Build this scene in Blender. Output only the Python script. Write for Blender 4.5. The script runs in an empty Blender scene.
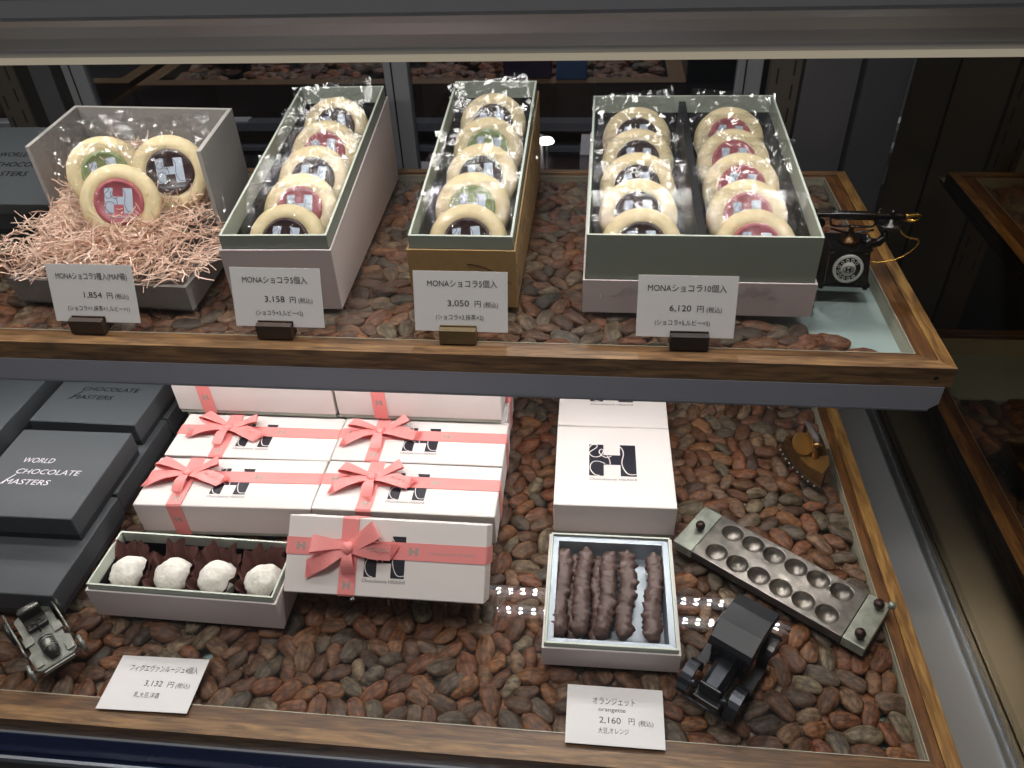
EXPO=0.0; WORLDC='767778'; WORLDS=.45; L_BACK=18; L_FRONT=13; L_TOP=10; LED_U=215; LED_L=215; COVER=1.5
import bpy, bmesh, math, random
import numpy as np
from mathutils import Matrix, Vector, noise
R=math.radians
PI=math.pi
C=bpy.context.scene.collection
sc=bpy.context.scene
rnd=random.Random(7)

# ------------------------------------------------------------------ materials
def lin(c):
    if isinstance(c,str):
        c=[int(c[i:i+2],16)/255 for i in (0,2,4)]
    return tuple((x/12.92 if x<=.04045 else ((x+.055)/1.055)**2.4) for x in c)+(1,)
MATS={}
def mat(name,col,rough=.5,metal=0,spec=.5,bump=0,bscale=400,var=0,vscale=60,coat=0,stretch=None,emit=0,sss=0):
    if name in MATS: return MATS[name]
    m=bpy.data.materials.new(name); m.use_nodes=True
    nt=m.node_tree; b=nt.nodes['Principled BSDF']
    c=lin(col)
    b.inputs['Base Color'].default_value=c
    b.inputs['Roughness'].default_value=rough
    b.inputs['Metallic'].default_value=metal
    b.inputs['Specular IOR Level'].default_value=spec
    b.inputs['Coat Weight'].default_value=coat
    if sss:
        b.inputs['Subsurface Weight'].default_value=sss; b.inputs['Subsurface Radius'].default_value=(.006,.004,.002); b.inputs['Subsurface Scale'].default_value=1
    if emit:
        b.inputs['Emission Color'].default_value=c; b.inputs['Emission Strength'].default_value=emit
    if bump or var:
        tc=nt.nodes.new('ShaderNodeTexCoord'); mp=nt.nodes.new('ShaderNodeMapping')
        nt.links.new(tc.outputs['Object'],mp.inputs[0])
        if stretch: mp.inputs['Scale'].default_value=stretch
    if var:
        n=nt.nodes.new('ShaderNodeTexNoise'); n.inputs['Scale'].default_value=vscale; n.inputs['Detail'].default_value=4
        nt.links.new(mp.outputs[0],n.inputs[0])
        r=nt.nodes.new('ShaderNodeValToRGB')
        r.color_ramp.elements[0].position=.3; r.color_ramp.elements[1].position=.7
        r.color_ramp.elements[0].color=tuple(x*(1-var) for x in c[:3])+(1,)
        r.color_ramp.elements[1].color=tuple(min(1,x*(1+var)) for x in c[:3])+(1,)
        nt.links.new(n.outputs['Fac'],r.inputs[0]); nt.links.new(r.outputs[0],b.inputs['Base Color'])
    if bump:
        n=nt.nodes.new('ShaderNodeTexNoise'); n.inputs['Scale'].default_value=bscale; n.inputs['Detail'].default_value=3
        nt.links.new(mp.outputs[0],n.inputs[0])
        bp=nt.nodes.new('ShaderNodeBump'); bp.inputs['Strength'].default_value=bump; bp.inputs['Distance'].default_value=.0006
        nt.links.new(n.outputs['Fac'],bp.inputs['Height']); nt.links.new(bp.outputs[0],b.inputs['Normal'])
    MATS[name]=m; return m
def ramp(nt,pts):
    r=nt.nodes.new('ShaderNodeValToRGB'); e=r.color_ramp.elements
    e[0].position,e[0].color=pts[0][0],lin(pts[0][1]); e[1].position,e[1].color=pts[-1][0],lin(pts[-1][1])
    for p,c in pts[1:-1]:
        x=e.new(p); x.color=lin(c)
    return r
def wood(name,axis,dark='573b1e',mid='835e30',light='ab854a'):
    m=bpy.data.materials.new(name); m.use_nodes=True; nt=m.node_tree; b=nt.nodes['Principled BSDF']
    tc=nt.nodes.new('ShaderNodeTexCoord'); mp=nt.nodes.new('ShaderNodeMapping')
    s=[150,150,150]; s[axis]=16; mp.inputs['Scale'].default_value=s
    nt.links.new(tc.outputs['Object'],mp.inputs[0])
    n=nt.nodes.new('ShaderNodeTexNoise'); n.inputs['Scale'].default_value=2.2; n.inputs['Detail'].default_value=7; n.inputs['Distortion'].default_value=.6
    nt.links.new(mp.outputs[0],n.inputs[0])
    r=ramp(nt,[(.3,dark),(.5,mid),(.72,light)]); nt.links.new(n.outputs['Fac'],r.inputs[0]); nt.links.new(r.outputs[0],b.inputs['Base Color'])
    mp2=nt.nodes.new('ShaderNodeMapping'); s2=[1100,1100,1100]; s2[axis]=140; mp2.inputs['Scale'].default_value=s2; nt.links.new(tc.outputs['Object'],mp2.inputs[0])
    n2=nt.nodes.new('ShaderNodeTexNoise'); n2.inputs['Scale'].default_value=1; nt.links.new(mp2.outputs[0],n2.inputs[0])
    bp=nt.nodes.new('ShaderNodeBump'); bp.inputs['Strength'].default_value=.35; bp.inputs['Distance'].default_value=.0004
    nt.links.new(n2.outputs['Fac'],bp.inputs['Height']); nt.links.new(bp.outputs[0],b.inputs['Normal'])
    b.inputs['Roughness'].default_value=.42
    return m
def steel(name,col,rough,axis=1,bump=.15):
    m=bpy.data.materials.new(name); m.use_nodes=True; nt=m.node_tree; b=nt.nodes['Principled BSDF']
    b.inputs['Base Color'].default_value=lin(col); b.inputs['Metallic'].default_value=1; b.inputs['Roughness'].default_value=rough
    tc=nt.nodes.new('ShaderNodeTexCoord'); mp=nt.nodes.new('ShaderNodeMapping'); s=[1500,1500,1500]; s[axis]=6; mp.inputs['Scale'].default_value=s
    nt.links.new(tc.outputs['Object'],mp.inputs[0]); n=nt.nodes.new('ShaderNodeTexNoise'); n.inputs['Scale'].default_value=1
    nt.links.new(mp.outputs[0],n.inputs[0]); bp=nt.nodes.new('ShaderNodeBump'); bp.inputs['Strength'].default_value=bump; bp.inputs['Distance'].default_value=.0003
    nt.links.new(n.outputs['Fac'],bp.inputs['Height']); nt.links.new(bp.outputs[0],b.inputs['Normal'])
    return m
def sheet_glass(name,tint=(.97,.98,.97),fac=1.0,ior=1.5,rough=0,bump=0,base=0,bscale=150):
    m=bpy.data.materials.new(name); m.use_nodes=True; nt=m.node_tree; nt.nodes.clear()
    o=nt.nodes.new('ShaderNodeOutputMaterial'); mx=nt.nodes.new('ShaderNodeMixShader'); t=nt.nodes.new('ShaderNodeBsdfTransparent'); g=nt.nodes.new('ShaderNodeBsdfGlossy')
    t.inputs[0].default_value=tuple(tint)+(1,); g.inputs['Roughness'].default_value=rough
    f=nt.nodes.new('ShaderNodeFresnel'); ge=nt.nodes.new('ShaderNodeNewGeometry'); mi=nt.nodes.new('ShaderNodeMix'); mi.data_type='FLOAT'
    mi.inputs[2].default_value=ior; mi.inputs[3].default_value=1/ior; nt.links.new(ge.outputs['Backfacing'],mi.inputs[0]); nt.links.new(mi.outputs[0],f.inputs['IOR'])
    ma=nt.nodes.new('ShaderNodeMath'); ma.operation='MULTIPLY_ADD'; ma.inputs[1].default_value=fac; ma.inputs[2].default_value=base; ma.use_clamp=True
    nt.links.new(f.outputs[0],ma.inputs[0]); nt.links.new(ma.outputs[0],mx.inputs[0]); nt.links.new(t.outputs[0],mx.inputs[1]); nt.links.new(g.outputs[0],mx.inputs[2]); nt.links.new(mx.outputs[0],o.inputs[0])
    if bump:
        tc=nt.nodes.new('ShaderNodeTexCoord'); n=nt.nodes.new('ShaderNodeTexNoise'); n.inputs['Scale'].default_value=bscale; n.inputs['Detail'].default_value=4
        nt.links.new(tc.outputs['Object'],n.inputs[0]); bp=nt.nodes.new('ShaderNodeBump'); bp.inputs['Strength'].default_value=bump; bp.inputs['Distance'].default_value=.002
        nt.links.new(n.outputs['Fac'],bp.inputs['Height']); nt.links.new(bp.outputs[0],g.inputs['Normal']); nt.links.new(bp.outputs[0],f.inputs['Normal'])
    return m
def dark_mirror(name,col,refl,tint):
    m=bpy.data.materials.new(name); m.use_nodes=True; nt=m.node_tree; nt.nodes.clear()
    o=nt.nodes.new('ShaderNodeOutputMaterial'); mx=nt.nodes.new('ShaderNodeMixShader'); d=nt.nodes.new('ShaderNodeBsdfDiffuse'); g=nt.nodes.new('ShaderNodeBsdfGlossy')
    d.inputs[0].default_value=lin(col); g.inputs[0].default_value=lin(tint); g.inputs['Roughness'].default_value=.012
    mx.inputs[0].default_value=refl
    nt.links.new(d.outputs[0],mx.inputs[1]); nt.links.new(g.outputs[0],mx.inputs[2]); nt.links.new(mx.outputs[0],o.inputs[0])
    return m
def bean_mat(name,island):
    m=bpy.data.materials.new(name); m.use_nodes=True; nt=m.node_tree; b=nt.nodes['Principled BSDF']
    if island:
        g=nt.nodes.new('ShaderNodeNewGeometry'); src=g.outputs['Random Per Island']
    else:
        g=nt.nodes.new('ShaderNodeObjectInfo'); src=g.outputs['Random']
    r=ramp(nt,[(0,'86583f'),(.14,'955d40'),(.27,'604537'),(.4,'a56d45'),(.52,'75685b'),(.64,'8a5c41'),(.74,'57473d'),(.86,'98846b'),(1,'925438')])
    nt.links.new(src,r.inputs[0])
    tc=nt.nodes.new('ShaderNodeTexCoord'); n=nt.nodes.new('ShaderNodeTexNoise'); n.inputs['Scale'].default_value=1.0; n.inputs['Detail'].default_value=6; n.inputs['Roughness'].default_value=.62
    mpb=nt.nodes.new('ShaderNodeMapping'); mpb.inputs['Scale'].default_value=(170,330,330); nt.links.new(tc.outputs['Object'],mpb.inputs[0]); nt.links.new(mpb.outputs[0],n.inputs[0])
    r2=nt.nodes.new('ShaderNodeValToRGB'); r2.color_ramp.elements[0].position=.36; r2.color_ramp.elements[0].color=(.30,.27,.27,1); r2.color_ramp.elements[1].position=.64; r2.color_ramp.elements[1].color=(1.15,1.12,1.08,1)
    nt.links.new(n.outputs['Fac'],r2.inputs[0])
    mx=nt.nodes.new('ShaderNodeMix'); mx.data_type='RGBA'; mx.blend_type='MULTIPLY'; mx.inputs[0].default_value=1
    nt.links.new(r.outputs[0],mx.inputs[6]); nt.links.new(r2.outputs[0],mx.inputs[7]); nt.links.new(mx.outputs[2],b.inputs['Base Color'])
    b.inputs['Roughness'].default_value=.5
    bp=nt.nodes.new('ShaderNodeBump'); bp.inputs['Strength'].default_value=.9; bp.inputs['Distance'].default_value=.0012
    nt.links.new(n.outputs['Fac'],bp.inputs['Height']); nt.links.new(bp.outputs[0],b.inputs['Normal'])
    return m

WX=wood('oak_along_width',0,'4e3821','76583a','9a764c'); WY=wood('oak_along_depth',1)  # depth rails kept more golden: warm LED tint put into the colour
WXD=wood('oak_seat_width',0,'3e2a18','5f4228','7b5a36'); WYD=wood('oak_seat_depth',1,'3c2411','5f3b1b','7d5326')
STEEL=steel('brushed_steel','a9acaf',.36,1); STEEL.node_tree.nodes['Principled BSDF'].inputs['Metallic'].default_value=.7; STEELX=steel('brushed_steel_width','8e9296',.35,0,.1)
STEELD=steel('dark_steel_panel','64646a',.42,2,.1); STEELD.node_tree.nodes['Principled BSDF'].inputs['Metallic'].default_value=.6
ALU=mat('anodised_aluminium','85878c',.5,.4,bump=.05,bscale=900)
FASC=mat('grey_lacquered_metal','a0a4b0',.5,.1)
POL=mat('polished_lip','d8d4cc',.18,1)
BLK=mat('black_plastic','0b0b0d',.4)
BLUREF=mat('metal_blue_reflection','0f1a38',.12,0,.6)  # dark metal trim; its blue reflection is put into the base colour
WHT=mat('white_line','b9c0cc',.3,.6)
GLASS=sheet_glass('shelf_glass',(.965,.98,.975),1.0,1.5)
FGLASS=sheet_glass('front_glass',(.995,.995,.995),.35,1.5)
BGLASS=sheet_glass('door_glass',(.62,.64,.68),1.0,1.5)
CELLOS=sheet_glass('cellophane_seal',(.97,.97,.97),1.2,1.5,.04,.3,.06,160)
CELLO=sheet_glass('cellophane',(.99,.99,.99),1.1,1.5,.035,.3,.02,160)
DMIR=dark_mirror('smoked_side_glass','0a0b0b',.42,'c9b08a')
WBOX=mat('white_card','dfd7d3',.55,bump=.12,bscale=1500)
PBOX=mat('pinkish_white_card','d8cccb',.6,bump=.12,bscale=1500)
GRN=mat('sage_card','a9b1a5',.6,bump=.1,bscale=1500)
GRNSH=mat('sage_card_shaded','8d9589',.6,bump=.1,bscale=1500)  # same sage card, with shade on the outer faces put into the colour
GRNL=mat('sage_card_edge','c9d0c3',.6)
KRAFT=mat('kraft_card','a58658',.75,bump=.2,bscale=900,var=.08,vscale=200)
GREY=mat('grey_card','8f8d8a',.8,bump=.4,bscale=1100,var=.06,vscale=300)
GREYE=mat('grey_card_edge','b5b2ad',.8)
LINER=mat('black_liner','141214',.35)
BLACKBOX=mat('black_card','42464a',.6,bump=.3,bscale=1600)
FOIL=mat('hot_foil','0d0e10',.15,.6)
FOILP=mat('hot_foil_pale','d9d2dc',.3,.2)
INK=mat('print_black','1c1a26',.5)
PAPER=mat('card_paper','dcdad9',.7)
CREAM=mat('biscuit_cream','efdcb0',.5,bump=.25,bscale=500,var=.05,vscale=120,sss=.15)
CHOC=mat('dark_chocolate','3d2a2b',.3,bump=.05)
RUBY=mat('ruby_chocolate','b5606a',.3,bump=.05)
MATCHA=mat('matcha_chocolate','92a271',.3,bump=.05)
LOGO=mat('pale_blue_print','c3cfe0',.5)
LOGOL=mat('logo_line','5d5a78',.5)
RIB=mat('salmon_satin','ec8f8c',.42,bump=.25,bscale=1500)
RIBT=mat('ribbon_print','a8998f',.5)
STRAW=mat('peach_paper_shred','ffdcc8',.6,var=.06,vscale=90)
SILV=mat('silver_foil_card','a7b0b8',.42,.5)
TRUF=mat('sugar_dust','e6e2d8',.95,bump=1.0,bscale=420,var=.14,vscale=260)
CUP=mat('brown_tissue','5a3530',.8,bump=.2,bscale=300,var=.15,vscale=150)
STK=mat('milk_dark_chocolate','57443f',.42,bump=.3,bscale=260,var=.1,vscale=160)
CASTM=mat('cast_metal','7f7a73',.34,.8,bump=.6,bscale=300,var=.35,vscale=110)
CASTG=mat('patina_plate','92968a',.45,.6,bump=.5,bscale=300,var=.3,vscale=110)
RUST=mat('rusty_knob','3b2a27',.4,.6)
CARB=mat('black_enamel','15171b',.32,.1)
CARM=mat('car_dark_metal','3a3d42',.3,.8)
CARR=mat('black_roof_enamel','16191e',.42)
PEW=mat('pewter','8b8d86',.42,.75,bump=.3,bscale=500,var=.2,vscale=150)
PEWD=mat('dark_pewter','3d3d3a',.4,.7)
BRONZ=mat('bronze','7a5c38',.33,.85,bump=.2,bscale=400,var=.25,vscale=100)
GOLD=mat('gold','d3a24c',.25,.95)
TELB=mat('phone_black','120d0d',.22,.2)
TELW=mat('phone_dial_ring','cfd0cb',.4,.3)
BROWNBLK=mat('dark_wood_block','3a2a1e',.5,var=.2,vscale=80)
KBLK=mat('olive_wood_block','6b5836',.5,var=.2,vscale=80)
TRAYFL=mat('pale_tray_floor','b9c8c8',.35)
BEANI=bean_mat('cacao_bean_skin',False); BEANS=bean_mat('cacao_bean_skins',True)
LEDM=mat('led_emitter','ffffff',.5,emit=1)

# ------------------------------------------------------------------ mesh builder
_txt={}
def text_geo(s,shear=0):
    k=(s,shear)
    if k in _txt: return _txt[k]
    cu=bpy.data.curves.new('t','FONT'); cu.body=s; cu.size=1; cu.resolution_u=3; cu.shear=shear
    ob=bpy.data.objects.new('t',cu); C.objects.link(ob)
    dg=bpy.context.evaluated_depsgraph_get(); ev=ob.evaluated_get(dg); me=ev.to_mesh()
    vs=[tuple(v.co) for v in me.vertices]; fs=[tuple(p.vertices) for p in me.polygons]
    ev.to_mesh_clear(); bpy.data.objects.remove(ob); bpy.data.curves.remove(cu)
    _txt[k]=(vs,fs); return vs,fs
class MB:
    def __init__(s): s.v=[];s.f=[];s.mi=[];s.sm=[];s.mats=[]
    def add(s,vs,fs,m,M=None,smooth=False):
        b=len(s.v)
        if M is not None: vs=[tuple(M@Vector(v)) for v in vs]
        s.v.extend(tuple(v) for v in vs)
        if m not in s.mats: s.mats.append(m)
        i=s.mats.index(m)
        for f in fs:
            s.f.append(tuple(b+k for k in f)); s.mi.append(i); s.sm.append(smooth)
        return s
    def box(s,c,d,m,M=None,bev=0,seg=2):
        bm=bmesh.new(); bmesh.ops.create_cube(bm,size=1)
        for v in bm.verts: v.co=Vector((v.co.x*d[0],v.co.y*d[1],v.co.z*d[2]))
        if bev: bmesh.ops.bevel(bm,geom=list(bm.edges),offset=bev,segments=seg,profile=.5,affect='EDGES')
        for v in bm.verts: v.co+=Vector(c)
        bm.verts.index_update()
        s.add([v.co[:] for v in bm.verts],[[v.index for v in f.verts] for f in bm.faces],m,M); bm.free(); return s
    def span(s,x0,x1,y0,y1,z0,z1,m,M=None,bev=0): return s.box(((x0+x1)/2,(y0+y1)/2,(z0+z1)/2),(x1-x0,y1-y0,z1-z0),m,M,bev)
    def hexa(s,b,t,m,M=None):   # bottom 4 pts, top 4 pts ccw
        return s.add(list(b)+list(t),[(3,2,1,0),(4,5,6,7),(0,1,5,4),(1,2,6,5),(2,3,7,6),(3,0,4,7)],m,M)
    def prism(s,pts,h0,h1,m,M=None,smooth=False):  # 2d outline in xy extruded in z
        n=len(pts); vs=[(p[0],p[1],h0) for p in pts]+[(p[0],p[1],h1) for p in pts]
        fs=[tuple(range(n-1,-1,-1)),tuple(range(n,2*n))]+[(i,(i+1)%n,n+(i+1)%n,n+i) for i in range(n)]
        return s.add(vs,fs,m,M,smooth)
    def profx(s,prof,x0,x1,m,smooth=False):  # (y,z) outline extruded along x
        n=len(prof); vs=[(x0,p[0],p[1]) for p in prof]+[(x1,p[0],p[1]) for p in prof]
        fs=[tuple(range(n)),tuple(range(2*n-1,n-1,-1))]+[(i,n+i,n+(i+1)%n,(i+1)%n) for i in range(n)]
        return s.add(vs,fs,m,None,smooth)
    def lathe(s,prof,m,M=None,n=24,smooth=True,wob=None):
        vs=[];fs=[];k=len(prof)
        for i in range(n):
            a=2*PI*i/n
            for (r,z) in prof: vs.append((r*math.cos(a),r*math.sin(a),z))
        for i in range(n):
            j=(i+1)%n
            for q in range(k-1):
                fs.append((i*k+q,j*k+q,j*k+q+1,i*k+q+1))
        if wob: vs=[wob(v) for v in vs]
        return s.add(vs,fs,m,M,smooth)
    def tube(s,pts,r,m,M=None,n=8,smooth=True,flat=1):
        P=[Vector(p) for p in pts]; vs=[];fs=[]
        if not hasattr(r,'__len__'): r=[r]*len(P)
        up=Vector((0,0,1)); 
        for i,p in enumerate(P):
            t=(P[min(i+1,len(P)-1)]-P[max(i-1,0)]).normalized()
            u=up if abs(t.dot(up))<.95 else Vector((0,1,0))
            a=t.cross(u).normalized(); b=a.cross(t).normalized()
            for k in range(n):
                th=2*PI*k/n; vs.append(tuple(p+a*math.cos(th)*r[i]+b*math.sin(th)*r[i]*flat))
        for i in range(len(P)-1):
            for k in range(n):
                q=(k+1)%n; fs.append((i*n+k,i*n+q,(i+1)*n+q,(i+1)*n+k))
        fs.append(tuple(range(n-1,-1,-1))); fs.append(tuple((len(P)-1)*n+k for k in range(n)))
        return s.add(vs,fs,m,M,smooth)
    def ball(s,c,r,m,M=None,nu=16,nv=10,f=None):
        if not hasattr(r,'__len__'): r=(r,r,r)
        vs=[(0,0,-1)];fs=[]
        for j in range(1,nv):
            a=-PI/2+PI*j/nv
            for i in range(nu):
                b=2*PI*i/nu; vs.append((math.cos(a)*math.cos(b),math.cos(a)*math.sin(b),math.sin(a)))
        vs.append((0,0,1))
        for i in range(nu): fs.append((0,1+(i+1)%nu,1+i))
        for j in range(nv-2):
            for i in range(nu):
                a=1+j*nu+i; b=1+j*nu+(i+1)%nu; fs.append((a,b,b+nu,a+nu))
        L=len(vs)-1; o=1+(nv-2)*nu
        for i in range(nu): fs.append((o+i,o+(i+1)%nu,L))
        vv=[]
        for v in vs:
            k=f(v) if f else 1
            vv.append((c[0]+v[0]*r[0]*k,c[1]+v[1]*r[1]*k,c[2]+v[2]*r[2]*k))
        return s.add(vv,fs,m,M,True)
    def band(s,pts,ws,m,M=None,th=.0003,smooth=True):  # ribbon: centre points + width vectors
        P=[Vector(p) for p in pts]; W=[Vector(w) for w in ws]; n=len(P); vs=[];fs=[]
        for i in range(n):
            t=(P[min(i+1,n-1)]-P[max(i-1,0)]).normalized(); nn=t.cross(W[i]).normalized()*th/2
            for q in (P[i]-W[i]/2+nn,P[i]+W[i]/2+nn,P[i]+W[i]/2-nn,P[i]-W[i]/2-nn): vs.append(tuple(q))
        for i in range(n-1):
            for k in range(4): fs.append((4*i+k,4*i+(k+1)%4,4*i+4+(k+1)%4,4*i+4+k))
        fs.append((3,2,1,0)); fs.append(tuple(4*n-4+k for k in range(4)))
        return s.add(vs,fs,m,M,False)
    def text(s,t,m,x,y,z,w=None,h=None,align='C',M=None,shear=0,rot=0):
        vs,fs=text_geo(t,shear)
        if not vs: return s
        x0=min(v[0] for v in vs);x1=max(v[0] for v in vs)
        k=h if h else w/(x1-x0)
        kx=w/(x1-x0) if w else k
        ox={'C':(x0+x1)/2,'L':x0,'R':x1}[align]
        co,si=math.cos(rot),math.sin(rot)
        out=[]
        for v in vs:
            a=(v[0]-ox)*kx; b=v[1]*k
            out.append((x+a*co-b*si,y+a*si+b*co,z))
        return s.add(out,fs,m,M)
    def open_box(s,x0,x1,y0,y1,z0,zt,t,mo,mi,mr,fl=.002,M=None,zf=None):
        # zt: rim height (number or function of y); floor at z0+fl
        Z=zt if callable(zt) else (lambda y:zt); F=zf if zf else (lambda y:z0)
        o=[(x0,y0),(x1,y0),(x1,y1),(x0,y1)]; i=[(x0+t,y0+t),(x1-t,y0+t),(x1-t,y1-t),(x0+t,y1-t)]
        vs=[(x,y,F(y)) for x,y in o]+[(x,y,Z(y)) for x,y in o]+[(x,y,Z(y)) for x,y in i]+[(x,y,F(y)+fl) for x,y in i]
        s.add(vs,[(3,2,1,0)]+[(k,(k+1)%4,4+(k+1)%4,4+k) for k in range(4)],mo,M)
        s.add(vs,[(4+k,4+(k+1)%4,8+(k+1)%4,8+k) for k in range(4)],mr,M)
        s.add(vs,[(8+k,8+(k+1)%4,12+(k+1)%4,12+k) for k in range(4)]+[(12,13,14,15)],mi,M)
        return s
    def build(s,name,parent=None,loc=None,rot=None):
        me=bpy.data.meshes.new(name); me.from_pydata(s.v,[],s.f)
        for m in s.mats: me.materials.append(m)
        me.polygons.foreach_set('material_index',s.mi); me.polygons.foreach_set('use_smooth',s.sm); me.update()
        o=bpy.data.objects.new(name,me); C.objects.link(o)
        if parent: o.parent=parent
        if loc: o.location=loc
        if rot: o.rotation_euler=rot
        return o
def empty(name,loc,rot=(0,0,0)):
    o=bpy.data.objects.new(name,None); C.objects.link(o); o.location=loc; o.rotation_euler=rot; o.empty_display_size=.01; return o
def tag(o,label,cat,group=None):
    o['label']=label; o['category']=cat
    if group: o['group']=group
    elif 'group' in o: del o['group']
    return o
def struct(o): o['kind']='structure'; return o
def copy_tree(o,parent=None):
    c=o.copy(); C.objects.link(c); c.parent=parent
    for ch in list(o.children): copy_tree(ch,c)
    return c
def T(x,y,z): return Matrix.Translation((x,y,z))
def RX(a): return Matrix.Rotation(R(a),4,'X')
def RY(a): return Matrix.Rotation(R(a),4,'Y')
def RZ(a): return Matrix.Rotation(R(a),4,'Z')

SW=[[(165,190),(200,152),(262,150),(262,185),(170,250),(190,290),(240,310),(310,295),(350,240),(345,210),(310,212),(298,250),(335,292),(400,315),(455,290)],
 [(400,290),(430,340),(440,402)],[(372,392),(300,365),(220,370),(180,420),(188,480),(240,530),(300,542)],
 [(552,152),(600,200),(615,270),(590,370),(610,450),(660,510),(720,522),(774,515)]]
def smooth_path(p,n=4):
    P=[Vector((a,b,0)) for a,b in p]; out=[]
    for i in range(len(P)-1):
        p0=P[max(i-1,0)];p1=P[i];p2=P[i+1];p3=P[min(i+2,len(P)-1)]
        for k in range(n):
            t=k/n; out.append(.5*((2*p1)+(-p0+p2)*t+(2*p0-5*p1+4*p2-p3)*t*t+(-p0+3*p1-3*p2+p3)*t**3))
    out.append(P[-1]); return out
def h_logo(mb,cx,cy,z,W,H,m,ml,M=None,lw=.018,lines=True):
    def q(a,b,c,d): mb.add([(cx+(a-.5)*W,cy+(b-.5)*H,z),(cx+(c-.5)*W,cy+(b-.5)*H,z),(cx+(c-.5)*W,cy+(d-.5)*H,z),(cx+(a-.5)*W,cy+(d-.5)*H,z)],[(0,1,2,3)],m,M)
    q(0,0,.31,1); q(.665,0,1,1); q(.31,.35,.665,.66)
    if lines:
        for path in SW:
            P=smooth_path(path,3); Q=[Vector((cx+((p.x-165)/610-.5)*W,cy+(.5-(p.y-145)/400)*H,z+.00006)) for p in P]
            vs=[];fs=[]
            for i,p in enumerate(Q):
                t=(Q[min(i+1,len(Q)-1)]-Q[max(i-1,0)]).normalized(); nn=Vector((-t.y,t.x,0))*W*lw/2
                vs+= [tuple(p-nn),tuple(p+nn)]
            for i in range(len(Q)-1): fs.append((2*i,2*i+1,2*i+3,2*i+2))
            mb.add(vs,fs,ml,M)
# ------------------------------------------------------------------ camera, lights, world
cam=bpy.data.cameras.new('camera'); cam.lens=36*790.25/1024; cam.sensor_width=36; cam.clip_start=.01; cam.clip_end=60
co=bpy.data.objects.new('camera',cam); C.objects.link(co)
r0=(0.99443176,0.09907215,-0.03591913); r1=(0.03263762,-0.61362627,-0.78892178); r2=(-0.1002011,0.78335656,-0.61344293)
co.matrix_world=Matrix(((r0[0],-r1[0],-r2[0],0),(r0[1],-r1[1],-r2[1],0),(r0[2],-r1[2],-r2[2],.47),(0,0,0,1)))
sc.camera=co
sc.view_settings.view_transform='Standard'; sc.view_settings.look='None'; sc.view_settings.gamma=1; sc.view_settings.exposure=EXPO; sc.view_settings.use_curve_mapping=False
sc.cycles.use_denoising=True; sc.cycles.max_bounces=8; sc.cycles.transparent_max_bounces=32; sc.cycles.glossy_bounces=5; sc.cycles.diffuse_bounces=4
sc.cycles.sample_clamp_indirect=3; sc.cycles.caustics_reflective=False; sc.cycles.caustics_refractive=False
w=bpy.data.worlds.new('world'); sc.world=w; w.use_nodes=True
w.node_tree.nodes['Background'].inputs[0].default_value=lin(WORLDC); w.node_tree.nodes['Background'].inputs[1].default_value=WORLDS
def area(name,loc,target,size,e,col=(1,1,1)):
    l=bpy.data.lights.new(name,'AREA'); l.shape='RECTANGLE'; l.size=size[0]; l.size_y=size[1]; l.energy=e; l.color=col
    o=bpy.data.objects.new(name,l); C.objects.link(o); o.location=loc
    d=Vector(target)-Vector(loc); o.rotation_euler=d.to_track_quat('-Z','Y').to_euler(); return o
area('ceiling_lamp_behind',(-.10,2.02,2.1),(-.1,.3,0),(.20,.20),L_BACK,(1,.97,.94))
area('overhead_fill',(-.25,.10,2.3),(-.2,.3,0),(.25,.25),L_TOP,(1,.96,.92))  # unseen fill light added to brighten the lower front from above
area('front_fill',(-.55,-.22,2.3),(0,.4,0),(.5,.5),L_FRONT,(1,.95,.92))  # unseen fill light added to lift the box fronts

# ------------------------------------------------------------------ the display case (setting)
XW=.268; XL=-.61; YB=.745
struct(MB().span(XL,XW,.20,YB,-.03,-.022,STEEL).build('floor'))
m=MB().span(XW-.009,XW,.22,YB,-.022,-.0195,STEELX); m.span(XW-.0045,XW-.003,.22,YB,-.0195,-.018,mat('pale_edge','aab0b4',.25,.9)); struct(m.build('trim_2'))
struct(MB().span(XW,XW+.008,.19,YB-.01,-.03,.40,DMIR).build('wall_right'))
struct(MB().span(XL-.008,XL,.19,YB-.01,-.03,.40,DMIR).build('wall_left'))
# rear posts and panels
def post(mb,x0,x1,m,y=YB,d=.012): mb.span(x0,x1,y,y+d,-.03,.42,m)
mb=MB(); mb.span(XL,XW,YB+.004,YB+.012,-.03,.128,BLK)
SLD=mat('slotted_steel','5c564e',.4,.5)
DK=mat('dark_gap','050505',.6)
for s,xs in ((1,(.150,.176)),(-1,(-.600,-.572))):
    post(mb,xs[0],xs[1],SLD)
    for cx in ((xs[0]+.006),(xs[0]+.020)):
        for k in range(18):
            z=.05+k*.021+(.007 if cx>xs[0]+.01 else 0); mb.span(cx-.0008,cx+.0008,YB-.0004,YB+.001,z,z+.013,DK)
post(mb,.176,.179,DK,YB+.002); post(mb,.179,.226,STEELD); post(mb,.226,.230,DK,YB+.002); post(mb,.230,XW,mat('blue_steel','70767f',.4,.9),YB-.004)
post(mb,-.572,-.556,DK,YB+.003); post(mb,-.556,-.534,STEELD); post(mb,-.534,-.522,DK,YB+.003)
struct(mb.build('wall_back'))
def door(n,x0,x1,y):
    fr=MB(); A=ALU
    fr.span(x0,x0+.023,y,y+.010,.10,.42,A,None,.001); fr.span(x1-.023,x1,y,y+.010,.10,.42,A,None,.001)
    fr.span(x0+.023,x1-.023,y,y+.010,.10,.128,A); fr.span(x0+.008,x0+.0095,y-.0005,y+.001,.13,.42,DK); fr.span(x1-.016,x1-.0145,y-.0005,y+.001,.13,.42,DK)
    o=struct(fr.build('door_%d'%n))
    p=MB().span(x0+.02,x1-.02,y+.004,y+.007,.12,.42,BGLASS).build('pane',o)
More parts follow.
